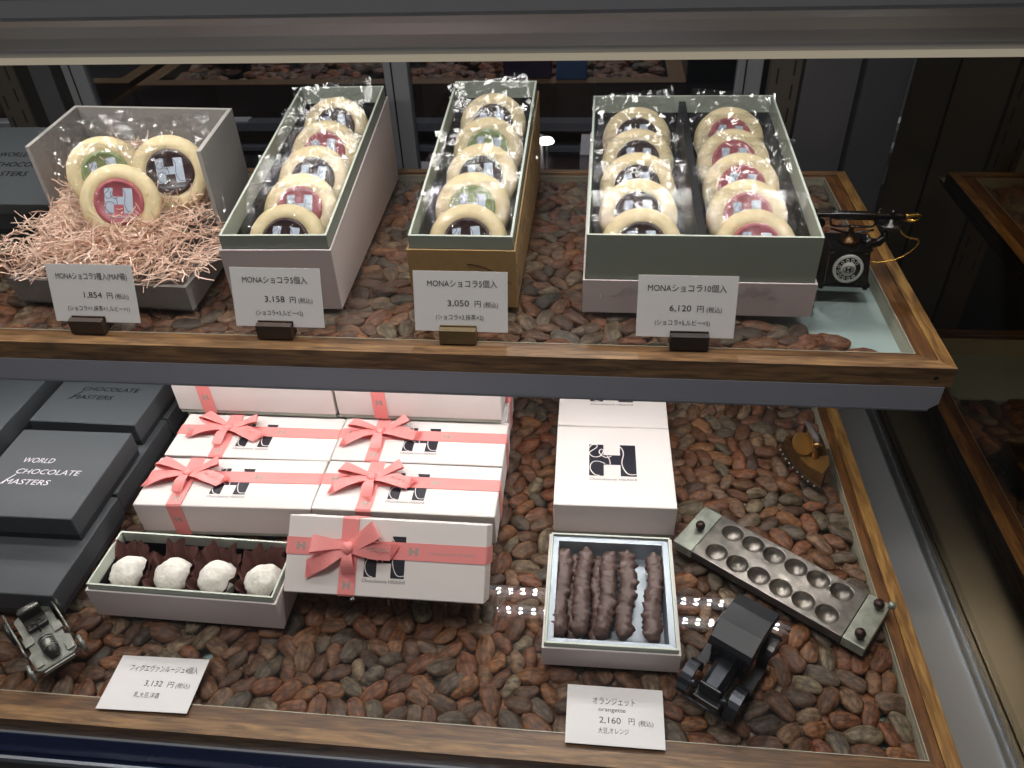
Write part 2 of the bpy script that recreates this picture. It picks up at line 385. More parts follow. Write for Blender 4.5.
door(1,-.522,-.180,YB); door(2,-.2045,.145,YB+.012)
# header bar with its lamp, top glass, front glass
pr=[(.4175,.3562),(.4165,.360),(.413,.367),(.4085,.3735),(.4055,.3765),(.4045,.3775),(.4052,.3795),(.4030,.3812),(.4010,.3800),(.4000,.3860),(.3985,.396),(.475,.396),(.475,.391),(.430,.391),(.430,.3562)]
m=MB().profx(pr,XL,XW,mat('header_aluminium','c2c4c9',.36,.45,bump=.06,bscale=700),False)
m.span(XL,XW,.4150,.4300,.3532,.3562,mat('lip_glow','efe0c4',.35,emit=.28))  # LED diffuser lip; its warm glow is put in as emission
m.tube([(XL,.4018,.3828),(XW,.4018,.3828)],.0011,POL)
m.span(XL,XW,.3995,.4008,.3885,.3898,POL)
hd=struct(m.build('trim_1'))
def led_strip(parent,x0,x1,ys,z,up,name='led_strip'):
    b=MB()
    for y in ys: b.span(x0,x1,y-.0038,y+.0038,z,z+.0012,mat('strip_cover','eef2ff',.5,emit=COVER))
    o=b.build(name,parent); d=MB(); n=int((x1-x0)/.0117)
    for y in ys:
        for k in range(n):
            x=x0+.006+k*.0117; d.add([(x-.0013+q,y+s*p,z-.0003) for q,s,p in ((0,1,-.0014),(.0026,1,-.0014))]+[(x+.0022,y,z-.0003),(x+.0013,y+.0014,z-.0003),(x-.0013,y+.0014,z-.0003),(x-.0022,y,z-.0003)],[(5,4,3,2,1,0)],up)
    dd=d.build('led_chip',o); dd['kind']='stuff'
def emis(name,s,c):
    m=bpy.data.materials.new(name); m.use_nodes=True; nt=m.node_tree; nt.nodes.clear(); o=nt.nodes.new('ShaderNodeOutputMaterial'); e=nt.nodes.new('ShaderNodeEmission')
    e.inputs[0].default_value=c+(1,); e.inputs[1].default_value=s; nt.links.new(e.outputs[0],o.inputs[0]); return m
led_strip(hd,XL+.01,XW-.01,(.4500,.4575),.3890,emis('led_upper',LED_U,(1,.96,.9)))
struct(MB().span(XL,XW,.475,YB+.02,.391,.395,GLASS).build('ceiling'))
m=MB(); y0,z0,y1,z1=.2165,-.018,.3990,.392; m.hexa([(XL,y0,z0),(XW,y0,z0),(XW,y0+.004,z0),(XL,y0+.004,z0)],[(XL,y1-.004,z1),(XW,y1-.004,z1),(XW,y1,z1),(XL,y1,z1)],FGLASS)
struct(m.build('window_1'))
m=MB(); m.span(XL,XW,.2215,.2345,-.05,-.016,BLUREF); m.span(XL,XW,.2325,.2345,-.0160,-.0148,WHT); m.span(XL,XW,.2160,.2180,-.05,-.0150,WHT); m.span(XL,XW,.218,.2215,-.05,-.019,BLUREF); m.span(XL,XW,.20,.2160,-.06,-.02,BLK)
struct(m.build('baseboard_front'))

# ------------------------------------------------------------------ trays
def ring(mb,o,i,z0,z1,mx,my):
    (a,b,c,d),(e,f,g,h)=o,i   # x0,x1,y0,y1
    O=[(a,c),(b,c),(b,d),(a,d)]; I=[(e,g),(f,g),(f,h),(e,h)]
    for k in range(4):
        j=(k+1)%4; mb.hexa([O[k]+(z0,),O[j]+(z0,),I[j]+(z0,),I[k]+(z0,)],[O[k]+(z1,),O[j]+(z1,),I[j]+(z1,),I[k]+(z1,)],mx if k%2==0 else my)
def tray(loc,o,i,z0,z1,s,label):
    rt=empty('wooden_tray',loc); L=Matrix.Translation(-Vector(loc))
    class Q(MB):
        def add(self,vs,fs,m,M=None,smooth=False): return MB.add(self,vs,fs,m,L if M is None else L@M,smooth)
    q=Q(); mid=(o[0]+s,o[1]-s,o[2]+s,o[3]-s)
    ring(q,o,mid,z0,z1,WX,WY); gap=.0004
    mid2=(mid[0]+gap,mid[1]-gap,mid[2]+gap,mid[3]-gap)
    ring(q,mid2,i,z0,z1-.0010,WXD,WYD); q.build('frame',rt)
    q=Q(); q.span(i[0]-.001,i[1]+.001,i[2]-.001,i[3]+.001,z0+.0004,z0+.0014,TRAYFL); LN=mat('pale_inner_lining','b3ab98',.45); ring(q,i,(i[0]+.0008,i[1]-.0008,i[2]+.0008,i[3]-.0008),z0+.0014,z1-.0042,LN,LN); q.build('tray_floor',rt)
    q=Q(); q.span(i[0],i[1],i[2],i[3],z1-.0038,z1-.0008,GLASS)
    E=mat('glass_edge','a39c88',.3); ring(q,i,(i[0]+.0006,i[1]-.0006,i[2]+.0006,i[3]-.0006),z1-.0040,z1-.0006,E,E); q.build('glass_top',rt)
    tag(rt,label,'tray'); return rt
tray((-.18,.47,-.022),(-.575,.2232,.2340,.716),(-.557,.2057,.2530,.700),-.022,0,.0095,'wide wooden tray under glass on the case floor, filled with cacao beans')
tray((-.18,.56,.1557),(-.590,.2232,.4125,.714),(-.575,.2032,.4286,.701),.1557,.17,.0085,'wooden tray under glass on the upper metal shelf, bare floor at one corner')
# screw hole in the upper tray front
MB().lathe([(0,0),(.0016,0)],DK,T(.2125,.4124,.1625)@RX(90),12).build('screw_hole',bpy.data.objects['wooden_tray.001'],(.18,-.56,-.1557))
sh=empty('metal_shelf',(-.18,.56,.1375)); tag(sh,'grey metal shelf with lamp strip under its front edge carrying the upper tray','shelf')
L=Matrix.Translation((.18,-.56,-.1375))
MB().span(XL+.002,.2195,.4160,.735,.1515,.1555,mat('shelf_metal','9da0a4',.4,.5),L).build('shelf_panel',sh)
m=MB(); f=.4122; m.add([(XL+.002,f,.1378),(.214,f,.1378),(.2195,f,.1425),(.2195,f,.1556),(XL+.002,f,.1556)]+[(x,f+.0035,z) for x,z in ((XL+.002,.1378),(.214,.1378),(.2195,.1425),(.2195,.1556),(XL+.002,.1556))],[(0,1,2,3,4),(9,8,7,6,5)]+[(k,5+k,5+(k+1)%5,(k+1)%5) for k in range(5)],FASC,L)
m.span(XL+.002,.214,f-.0006,f+.004,.1366,.1379,mat('fascia_lip','7d8088',.4,.4),L)
m.build('fascia',sh)
led_strip(sh,XL+.03,.212,(.4520,.4740),.1500,emis('led_lower',LED_L,(1,.97,.93)))
for o in list(sh.children):
    if o.name.startswith('led_strip'): o.location=(.18,-.56,-.1375)

# ------------------------------------------------------------------ cacao beans
def bean_proto(seed,bend):
    nu,nv=18,11; vs=[(-1,0,0)]; fs=[]
    for j in range(1,nv):
        a=PI*j/nv
        for i in range(nu):
            b=2*PI*i/nu; x=-math.cos(a); r=math.sin(a)**.85; r*=1+.10*math.cos(a)*(1 if seed%2 else -1)
            n1=noise.noise(Vector((x*2.1+seed*3.7,math.cos(b)*1.6,math.sin(b)*1.6)))
            n2=noise.noise(Vector((x*1.2+seed,math.cos(b)*4.5,math.sin(b)*4.5+seed))); rr=r*(1+.20*n1+.13*n2)
            vs.append((x*(1+.03*n1),rr*math.cos(b)+bend*(x*x-.4),rr*math.sin(b)))
    vs.append((1,0,0))
    for i in range(nu): fs.append((0,1+(i+1)%nu,1+i))
    for j in range(nv-2):
        for i in range(nu): a=1+j*nu+i;b=1+j*nu+(i+1)%nu; fs.append((a,b,b+nu,a+nu))
    o=1+(nv-2)*nu
    for i in range(nu): fs.append((o+i,o+(i+1)%nu,len(vs)-1))
    return np.array(vs)*np.array([[.0116,.0069,.0046]]),fs
PROT=[bean_proto(k,(.18 if k%3==0 else .04)) for k in range(7)]
def relax(p,a,sz,lo,hi,it=60,seed=1):
    N=len(p)
    for k in range(it):
        if k%4==0:
            d=p[:,None]-p[None]; D=(d**2).sum(2); I,J=np.nonzero((D<.0275**2)); s=I<J; I,J=I[s],J[s]
        u=np.stack([np.cos(a),np.sin(a)],1); mv=np.zeros_like(p); tq=np.zeros(N)
        for x in (-1,0,1):
            for y in (-1,0,1):
                oi=u[I]*(x*.0058*sz[I])[:,None]; oj=u[J]*(y*.0058*sz[J])[:,None]
                v=(p[I]+oi)-(p[J]+oj); L=np.sqrt((v**2).sum(1))+1e-9
                ra=.0064-.0008*abs(x); rb=.0064-.0008*abs(y)
                ov=np.clip(ra*sz[I]+rb*sz[J]-L,0,None); f=v/L[:,None]*(ov*.28)[:,None]
                np.add.at(mv,I,f); np.add.at(mv,J,-f)
                np.add.at(tq,I,oi[:,0]*f[:,1]-oi[:,1]*f[:,0]); np.add.at(tq,J,-(oj[:,0]*f[:,1]-oj[:,1]*f[:,0]))
        p=p+mv; a=a+np.clip(tq/(.0062**2)*.5,-.2,.2)
        p[:,0]=np.clip(p[:,0],lo[0],hi[0]); p[:,1]=np.clip(p[:,1],lo[1],hi[1])
    return p,a
RM=np.array([r0,r1,r2]); CAM=np.array([0,0,.47])
def proj(P):
    c=(P-CAM)@RM.T; return 512+790.25*c[:,0]/c[:,2],384+790.25*c[:,1]/c[:,2],c[:,2]
# solids that hide beans: x0,x1,y0,y1,z0,z1
SOL=[(-.575,.22,.4125,.73,.137,.157)]
LOWS=[(-.475,-.378,.311,.457,0,.046),(-.48,-.378,.46,.58,0,.046),(-.60,-.49,.43,.60,0,.046),(-.348,-.209,.316,.366,0,.027),(-.352,-.072,.394,.495,0,.032),(-.36,-.074,.499,.55,0,.064),(-.205,-.07,.352,.385,0,.03),(-.026,.061,.303,.392,0,.02),(-.025,.066,.413,.598,0,.031)]
UPS=[(-.43,-.288,.462,.60,.17,.25),(-.258,-.183,.464,.69,.17,.235),(-.128,-.055,.474,.70,.17,.235),(-.007,.143,.47,.69,.17,.225),(-.56,-.45,.56,.66,.17,.22)]
def hidden(P,sol):
    d=P-CAM; out=np.zeros(len(P),bool)
    for x0,x1,y0,y1,z0,z1 in sol:
        lo=np.array([x0,y0,z0]);hi=np.array([x1,y1,z1])
        t0=(lo-CAM)/d;t1=(hi-CAM)/d; a=np.minimum(t0,t1).max(1);b=np.maximum(t0,t1).min(1)
        out|=(a<b)&(a<.995)&(b>0)
    return out
rng=np.random.default_rng(11)
def layer(lo,hi,n,foot,it):
    p=rng.uniform(lo,hi,(n,2)); a=rng.uniform(0,PI,n); sz=rng.choice([.78,.86,.92,.97,1.04],n)+rng.uniform(-.04,.04,n)
    if it: p,a=relax(p,a,sz,lo,hi,it)
    return p,a,sz
ALLB=[]   # (P, angle, size, flat, visible)
for (lo,hi,dens,zt,zb,sol,fl) in (((-.50,.2600),(.1990,.610),.000192,-.0098,-.0150,LOWS,1.0),((-.50,.4355),(.1965,.695),.000192,.1617,.1590,UPS,.82)):
    A=(hi[0]-lo[0])*(hi[1]-lo[1])
    p,a,sz=layer(lo,hi,int(A/dens),None,60)
    keep=np.ones(len(p),bool)
    if zt>0:   # bare corner of the upper tray
        keep&=~((p[:,0]>.142+.02*np.sin(p[:,1]*90))&(p[:,1]<.555)&(p[:,0]+ (p[:,1]-.43)*.1>.13))
    for s in sol:
        keep&=~((p[:,0]>s[0]+.012)&(p[:,0]<s[1]-.012)&(p[:,1]>s[2]+.012)&(p[:,1]<s[3]-.012))
    p,a,sz=p[keep],a[keep],sz[keep]; P=np.column_stack([p,zt+rng.uniform(-.0014,.0004,len(p))*(1 if zt<0 else .3)])
    ALLB.append((P,a,sz,fl,True,sol))
    q,b,s2=layer(lo,hi,int(A/dens*1.05),None,6)
    keep=np.ones(len(q),bool)
    if zt>0: keep&=~((q[:,0]>.132)&(q[:,1]<.56))
    for s in sol: keep&=~((q[:,0]>s[0]+.012)&(q[:,0]<s[1]-.012)&(q[:,1]>s[2]+.012)&(q[:,1]<s[3]-.012))
    ALLB.append((np.column_stack([q[keep],np.full(keep.sum(),zb)]),b[keep],s2[keep],fl*.8,False,sol))
ex=np.array([(.1445,.4495,.1610),(.1590,.4520,.1610),(.1745,.4375,.1608),(.1500,.4385,.1608),(.137,.4600,.1610),(.190,.560,.161),(.172,.575,.161),(.186,.590,.161)])
ALLB.append((ex,np.array([.3,-.5,.1,.2,1.0,1.2,.3,2.]),np.array([1.,1,1,.9,1,1,1,1.]),.85,True,UPS))
cand=[]
for li,(P,a,sz,fl,top,sol) in enumerate(ALLB):
    u,v,dz=proj(P); ok=(u>8)&(u<1016)&(v>8)&(v<760)&top
    hid=hidden(P,(sol+SOL) if P[0,2]<.1 else sol)
    for i in range(len(P)):
        if ok[i] and not hid[i]: cand.append((dz[i]/sz[i],li,i))
cand.sort(); pick={(l,i) for _,l,i in cand[:300]}
bm_me=[]
for vs,fs in PROT:
    me=bpy.data.meshes.new('cacao_bean'); me.from_pydata([tuple(v) for v in vs],[],fs); me.materials.append(BEANI); me.polygons.foreach_set('use_smooth',[True]*len(fs)); me.update(); bm_me.append(me)
SV=[];SF=[];off=0;cnt=0
for li,(P,a,sz,fl,top,sol) in enumerate(ALLB):
    for i in range(len(P)):
        k=int(rng.integers(0,7)); rx=rng.uniform(-.35,.35); ry=rng.uniform(-.30,.30)*(fl if fl<1 else 1)*(1 if P[i,2]<.1 else .35)
        Mx=Matrix.Translation(P[i])@Matrix.Rotation(a[i],4,'Z')@Matrix.Rotation(ry,4,'Y')@Matrix.Rotation(rx,4,'X')@Matrix.Diagonal((sz[i],sz[i],sz[i]*fl,1))
        if (li,i) in pick:
            o=bpy.data.objects.new('cacao_bean',bm_me[k]); C.objects.link(o); o.matrix_world=Mx
            if P[i,2]<.1: tag(o,'brown cacao bean under the glass of the lower tray','bean','cacao beans under the lower glass')
            else: tag(o,'brown cacao bean under the glass of the upper tray','bean','cacao beans under the upper glass')
            cnt+=1
        else:
            vs,fs=PROT[k]; M3=np.array(Mx.to_3x3()); V=vs@M3.T+P[i]; SV.append(V); SF.append((off,k)); off+=len(vs)
V=np.concatenate(SV); F=[]
for o_,k in SF: F.extend([tuple(o_+q for q in f) for f in PROT[k][1]])
me=bpy.data.meshes.new('cacao_bean_fill'); me.from_pydata([tuple(v) for v in V],[],F); me.materials.append(BEANS); me.polygons.foreach_set('use_smooth',[True]*len(F)); me.update()
o=bpy.data.objects.new('cacao_bean_fill',me); C.objects.link(o); o['kind']='stuff'; tag(o,'loose cacao beans filling the two trays beneath and behind the larger-looking ones','beans')
print('beans',cnt,len(SF))
# ------------------------------------------------------------------ wrapped cookies
CR=.0285; CT=.0095
def cookie_parts(root,choc,colour_seed):
    k=colour_seed; nz=lambda v:v
    m=MB(); prof=[(0,0),(CR-.004,0),(CR-.0012,.0012),(CR,.0040),(CR-.0006,.0070),(CR-.003,CT-.0004),(CR-.007,CT+.0003),(.0176,CT),(.0172,CT-.001),(0,CT-.001)]
    def wob(v):
        n=noise.noise(Vector((v[0]*60+k,v[1]*60,v[2]*60))); r=1+.006*n; return (v[0]*r,v[1]*r,v[2]+.0001*n)
    m.lathe(prof,CREAM,None,44,True,wob); m.build('biscuit',root)
    m=MB(); z=CT-.001
    m.lathe([(.0172,z),(.0172,z+.0016),(.0166,z+.0024),(.0152,z+.0026),(.0142,z+.0020),(.0138,z+.0013),(0,z+.0013)],choc,None,44,True)
    h_logo(m,0,.0012,z+.00150,.0195,.0185,LOGO,LOGOL,None,.022)
    m.text('Chocolaterie HISASHI',LOGO,0,-.0116,z+.00155,w=.0205,h=.0026)
    m.build('medallion',root)
def wrapper(root,seed,w=.0345,h0=-.034,h1=.0425):
    r=random.Random(seed); n=18; m=MB(); vs=[];fs=[]
    spikes=[(r.uniform(-w,w),r.uniform(h0,h1),r.uniform(0,PI),r.uniform(.004,.010)) for _ in range(16)]
    for layer in (0,1):
        for j in range(n+1):
            for i in range(n+1):
                x=-w+2*w*i/n; y=h0+(h1-h0)*j/n
                d=math.hypot(x,y)/CR
                b=CT+.0022 if layer==0 else -.0012
                mid=.0045
                if d<.93: z=b
                else: z=mid+(b-mid)*max(0,1-(d-.93)/.42)
                cr=0
                for (sx,sy,sa,sw) in spikes:
                    q=abs((x-sx)*math.cos(sa)+(y-sy)*math.sin(sa)); cr+=max(0,1-q/sw)*.0016*(1 if sa>1.4 else -1)
                amp=.45 if d<.9 else 1.15
                e=1 if 0<i<n and 0<j<n else .6
                z+=(cr*.7+r.uniform(-.0013,.0013))*amp*e
                if layer==0 and d<1: z=max(z,CT+.0019)
                if layer==1: z=min(z,mid-.0003)
                vs.append((x+(r.uniform(-.0010,.0010) if 0<i<n else r.uniform(-.0004,.0004)),y+r.uniform(-.0013,.0013),z))
        o=layer*(n+1)*(n+1)
        for j in range(n):
            for i in range(n):
                a=o+j*(n+1)+i; b_=a+1; c=a+n+2; d_=a+n+1
                if (i+j)%2: fs+=[(a,b_,c),(a,c,d_)]
                else: fs+=[(a,b_,d_),(b_,c,d_)]
    seal=[f for f in fs if all(((v%((n+1)**2))//(n+1))>=n-1 for v in f) or all(((v%((n+1)**2))//(n+1))<=1 for v in f)]; ss=set(seal)
    m.add(vs,[f for f in fs if f not in ss],CELLO); m.add(vs,seal,CELLOS); o=m.build('cellophane_bag',root); return o
def orient(n,up,roll=0):
    n=Vector(n).normalized(); x=Vector(up).cross(n).normalized(); y=n.cross(x)
    M=Matrix((x,y,n)).transposed().to_4x4(); return M@RZ(roll)
wraps=[]
CK={}
COL={'dark brown':CHOC,'ruby pink':RUBY,'green matcha':MATCHA}
def cookie(kind,seed,M,label,group):
    if kind not in CK:
        rt=empty('wrapped_cookie',(0,0,0)); cookie_parts(rt,COL[kind],seed); wrapper(rt,seed); CK[kind]=rt; o=rt
    else:
        o=copy_tree(CK[kind])
        if seed%3:   # vary the bag between copies
            for ch in o.children:
                if ch.name.startswith('cellophane_bag'):
                    key='bag%d'%(seed%5)
                    if key not in MATS:
                        t=wrapper(None,seed%5+40); MATS[key]=t.data; bpy.data.objects.remove(t)
                    ch.data=MATS[key]
    o.matrix_world=M; tag(o,label,'cookie',group); return o
# ------------------------------------------------------------------ long cookie boxes
def long_box(name,loc,yaw,W,L,hf,rimf,slope,mo,label,kraft=False):
    rt=empty(name,loc,(0,0,R(yaw))); S=slope
    m=MB(); m.open_box(0,W,0,L,0,lambda y:hf+S*y,.0012,mo,mo,mo)
    if kraft:   # wandering printed line on the kraft sleeve
        for face in (0,1):
            for z0,n in ((.018,34),(.034,26)):
                if face==0: P=[(W*(.02+.5*k/12),-.00015,z0-.004+.012*math.sin(k*.5)) for k in range(13)] if z0<.03 else [(W*(.55+.4*k/8),-.00015,z0-.015*(k/8)**2) for k in range(9)]
                else: P=[(W+.00015,L*k/n,z0+S*L*k/n+.010*math.sin(k*1.3+z0*90)+.004*math.sin(k*3.1)) for k in range(n)]
                m.band(P,[(0,0,.0007) if face==0 else (0,0,.0007)]*len(P),INK,None,.0001)
    m.build('outer_box',rt)
    m=MB(); t=.0018; m.open_box(t,W-t,t,L-t,.004,lambda y:rimf+S*y,.0016,GRNSH,GRN,GRNL,zf=lambda y:.004+S*y); m.build('inner_tray',rt)
    m=MB(); q=.0040; m.open_box(q,W-q,q,L-q,.006,lambda y:rimf-.0135+S*y,.0006,LINER,LINER,LINER,zf=lambda y:.0065+S*y); m.build('liner',rt)
    tag(rt,label,'box'); return rt
def row_in(rt,W,x,n,y0,dy,rimf,slope,kinds,where,group,lean=41,seed=0,drop=.0245):
    bpy.context.view_layer.update()
    M0=rt.matrix_world.copy()
    ordn=['front one','second from front','third from front','fourth from front','rearmost']
    for i in range(n):
        y=y0+dy*i; r=random.Random(seed*10+i)
        M=M0@T(x+r.uniform(-.0012,.0012),y,rimf+slope*y-drop)@RZ(r.uniform(-3,3))@RX(lean+r.uniform(-1,1)+math.degrees(math.atan(slope)))@RZ(r.uniform(-8,8))
        cookie(kinds[i],seed*10+i,M,'round cookie, %s centre, %s %s'%(kinds[i],ordn[i],where),group)
b2=long_box('cookie_box',(-.2580,.4622,.168+.00125),2.0,.0785,.228,.0470,.0570,.130,PBOX,'long white-sided box of five wrapped cookies with alternating brown and pink centres')
row_in(b2,.0785,.0392,5,.0285,.0415,.0570,.130,['dark brown','ruby pink']*2+['dark brown'],'in the long white-sided box','cookies in the white-sided box',seed=1)
b3=long_box('cookie_box',(-.1290,.4722,.168+.00125),0,.0750,.230,.0445,.0540,.145,KRAFT,'long brown kraft-sided box of five wrapped cookies with brown and green centres',True)
row_in(b3,.0750,.0375,5,.0285,.0415,.0540,.145,['dark brown','green matcha']*2+['dark brown'],'in the kraft-sided box','cookies in the kraft-sided box',seed=2)
b4=long_box('cookie_box',(-.0082,.4685,.168+.00125),0,.1545,.226,.0255,.0585,.080,PBOX,'wide sage and white box of ten wrapped cookies split by a black divider')
m=MB(); x0=.0772-.0028; x1=.0772+.0028; m.hexa([(x0,.004,.012),(x1,.004,.012),(x1,.222,.012+.0176),(x0,.222,.012+.0176)],[(x0,.004,.0545),(x1,.004,.0545),(x1,.222,.0545+.0176),(x0,.222,.0545+.0176)],LINER); m.build('divider',b4)
row_in(b4,0,.0390,5,.0285,.0415,.0585,.080,['dark brown']*5,'in the brown-centred column of the wide box','brown-centred cookies in the wide box',seed=3,drop=.0270)
row_in(b4,0,.1155,5,.0285,.0415,.0585,.080,['ruby pink']*5,'in the pink-centred column of the wide box','pink-centred cookies in the wide box',seed=4,drop=.0270)
# ------------------------------------------------------------------ grey box with paper shred
ga=empty('gift_box',(-.4280,.4650,.168+.00125),(0,0,R(-3.2))); W=.1400; D=.157; hh=.0925
m=MB(); t=.0032
m.span(0,W,0,D,0,.0015,GREY)
m.span(0,W,0,t,0,.0195,GREY)
m.span(0,W,D-t,D,0,hh,GREY)
for xs in ((0,t),(W-t,W)):
    out=[(t,0),(D-t,0),(D-t,hh),(.067,hh),(.067,.0215),(t,.0195)]
    n=len(out); vs=[(xs[0],a,b) for a,b in out]+[(xs[1],a,b) for a,b in out]
    m.add(vs,[tuple(range(n-1,-1,-1)),tuple(range(n,2*n))]+[(i,(i+1)%n,n+(i+1)%n,n+i) for i in range(n)],GREY)
    m.span(xs[0],xs[1],.067,D-t,hh,hh+.0003,GREYE)
m.span(0,W,D-t,D,hh,hh+.0003,GREYE)
def shear(v): return (v[0]-max(0,v[1]-.067)*.19,v[1],v[2])
m.v=[shear(v) for v in m.v]
m.build('box_body',ga); tag(ga,'open grey card box with tall back holding three cookies on peach paper shred','box')
m=MB(); r=random.Random(5)
for k in range(3400):
    x=r.gauss(.070,.040); x=max(-.018,min(.152,x)); y=r.uniform(-.004,.125); edge=max(0,1-((x-.07)/.085)**2)
    if y<.004 and r.random()<.5: y+=.02
    h=(.026+.42*min(max(y,0),.085))*(.55+.45*edge)+.012*edge
    z=.002+h*r.uniform(.45,1.0)**.6+(.006*r.random() if r.random()<.2 else 0)
    if y<.002 or x<0.001 or x>W-.001: z=max(z,.026)
    if x<.001: z=max(z,.034)
    a=r.uniform(0,2*PI); d=Vector((math.cos(a),math.sin(a),r.uniform(-.45,.5))).normalized()
    c=Vector((r.uniform(-1,1),r.uniform(-1,1),r.uniform(-.6,1))).normalized(); c=(c-d*c.dot(d)).normalized()
    Ln=r.uniform(.010,.032); cv=r.uniform(-1,1)*120; n=13; e2=d.cross(c)*r.uniform(-.0022,.0022); fr=r.uniform(150,420); P=[];ws=[]
    p=Vector((x,y,z)); tw=r.uniform(0,PI); 
    for q in range(n):
        s=(q/(n-1)-.5)*Ln; zz=c*(cv*s*s*.5)+e2*math.sin(s*fr+a); pp=p+d*s+zz
        if pp.z<.003: pp.z=.003
        if pp.y<.0026 and pp.z<.021: pp.z=.021+.0008
        inx=pp.x<.003 or pp.x>W-.003
        if inx and pp.z<(.031 if pp.y<.066 else .094):
            if pp.y<.066: pp.z=.0315
            else: pp.x=.0035 if pp.x<.07 else W-.0035
        pp.x-=max(0,pp.y-.067)*.17
        P.append(pp); ws.append((c*math.cos(tw)+d.cross(c)*math.sin(tw))*.0008)
    m.band(P,ws,STRAW,None,.00012)
st=m.build('paper_shred',None,(-.4280,.4650,.168+.00125),(0,0,R(-3.2))); st['kind']='stuff'; tag(st,'curly peach-coloured paper shred filling the grey card box','paper shred')
for kind,p,nrm,roll,lab,sd in (('green matcha',(-.3700,.537,.2385),(.42,-.80,.42),6,'pale cookie with hardly visible green centre behind the others in the grey box',61),
    ('dark brown',(-.3205,.540,.2385),(.38,-.82,.44),-4,'pale cookie with dark brown centre standing in the grey card box',62),
    ('ruby pink',(-.3470,.508,.2290),(.30,-.84,.45),-9,'pale cookie with pink centre lying foremost on the peach shred in the grey box',63)):
    M=Matrix.Translation(p)@orient(nrm,(0,0,1),roll)@Matrix.Diagonal((.97,.97,.97,1)); cookie(kind,sd,M,lab,'cookies in the grey box')
# ------------------------------------------------------------------ price cards
def card(loc,rot,w,h,lines,label,curl=0):
    m=MB(); n=8; vs=[];fs=[]
    for s in (0,1):
        for j in (0,1):
            for i in range(n+1):
                x=(i/n-.5)*w; vs.append((x,j*h,curl*(x/w*2)**2+(.00045 if s else 0)))
    q=n+1
    for i in range(n): fs+=[(2*q+i,2*q+i+1,3*q+i+1,3*q+i),(i+q,i+q+1,i+1,i)]
    for i in range(n): fs+=[(i,i+1,2*q+i+1,2*q+i),(q+i+1,q+i,3*q+i,3*q+i+1)]
    fs+=[(0,2*q,3*q,q),(n,n+q,3*q+n,2*q+n)]
    m.add(vs,fs,PAPER)
    for (s,x0,x1,yc,th,mt) in lines:
        m.text(s,mt,(x0-.5)*w,yc*h-th*.36,.00045+max(curl,0)*.5+.00012,w=(x1-x0)*w,h=th,align='L')
    o=m.build('price_card',None,loc,rot); tag(o,label,'price card'); return o
TAXS='(税込)'
def std(title,t0,t1,price,p0,p1,sub,s0,s1,y=(.80,.48,.24)):
    L=[(title,t0,t1,y[0],.0055,INK),(price,p0,p1,y[1],.0058,INK),('円',p1+.06,p1+.125,y[1]-.01,.0050,INK),(TAXS,p1+.155,p1+.31,y[1]-.02,.0042,INK)]
    if sub: L.append((sub,s0,s1,y[2],.0042,INK))
    return L
LEAN=R(72.5)
def holder(x,y,z,mt,label,w=.0245):
    m=MB(); out=[(-.0050,0),(.0050,0),(.0056,.0085),(.0042,.0100),(.0012,.0104),(.0010,.0060),(-.0002,.0060),(-.0004,.0104),(-.0040,.0095)]
    vs=[(-w/2,a,b) for a,b in out]+[(w/2,a,b) for a,b in out]; n=len(out)
    m.add(vs,[tuple(range(n-1,-1,-1)),tuple(range(n,2*n))]+[(i,(i+1)%n,n+(i+1)%n,n+i) for i in range(n)],mt)
    o=m.build('card_holder',None,(x,y,z)); tag(o,label,'card holder')
UC=[(-.3435,-.3500,std('MONAショコラ3種入(MAP箱)',.10,.93,'1,854',.39,.60,'(ショコラ×1,抹茶×1,ルビー×1)',.17,.90),'1,854','dark brown block holding the card before the grey shred box',BROWNBLK,0),
    (-.2120,-.2150,std('MONAショコラ5個入',.13,.85,'3,158',.36,.58,'(ショコラ×3,ルビー×2)',.24,.77),'3,158','dark brown block holding the card before the white-sided box',BROWNBLK,0),
    (-.0873,-.0893,std('MONAショコラ5個入',.15,.89,'3,050',.36,.59,'(ショコラ×3,抹茶×2)',.23,.74),'3,050','olive brown block holding the card before the kraft-sided box',KBLK,0),
    (.0585,.0615,std('MONAショコラ10個入',.10,.89,'6,120',.33,.55,'(ショコラ×5,ルビー×5)',.19,.75),'6,120','near-black wooden block holding the card before the wide ten-cookie box',mat('charred_block','241a16',.5,var=.2,vscale=80),0)]
for (cx,bx,ls,pr_,bl,bm,rz) in UC:
    card((cx,.4303,.1762),(LEAN,0,R(rz)),.0622,.0405,ls,'upright %s yen price card %s'%(pr_,bl.split('holding the card ')[1]))
    holder(bx,.4288,.1702,bm,bl)
card((-.2812,.2452,.0010),(0,0,R(1.2)),.0612,.0388,std('フィグエヴァンルージュ4個入',.155,.93,'3,132',.40,.60,'乳,大豆,洋酒',.34,.62,(.77,.50,.28)),'white price card reading 3,132 yen lying flat near the truffle box',0)
L6=[('オランジェット',.27,.71,.74,.0055,INK),('orangette',.33,.61,.60,.0040,INK),('2,160',.34,.56,.42,.0058,INK),('円',.64,.70,.42,.0050,INK),(TAXS,.74,.89,.40,.0042,INK),('大豆,オレンジ',.33,.64,.24,.0042,INK)]
card((.0212,.2463,.0010),(0,0,0),.0605,.0390,L6,'white price card reading 2,160 yen lying flat below the chocolate stick box',0)
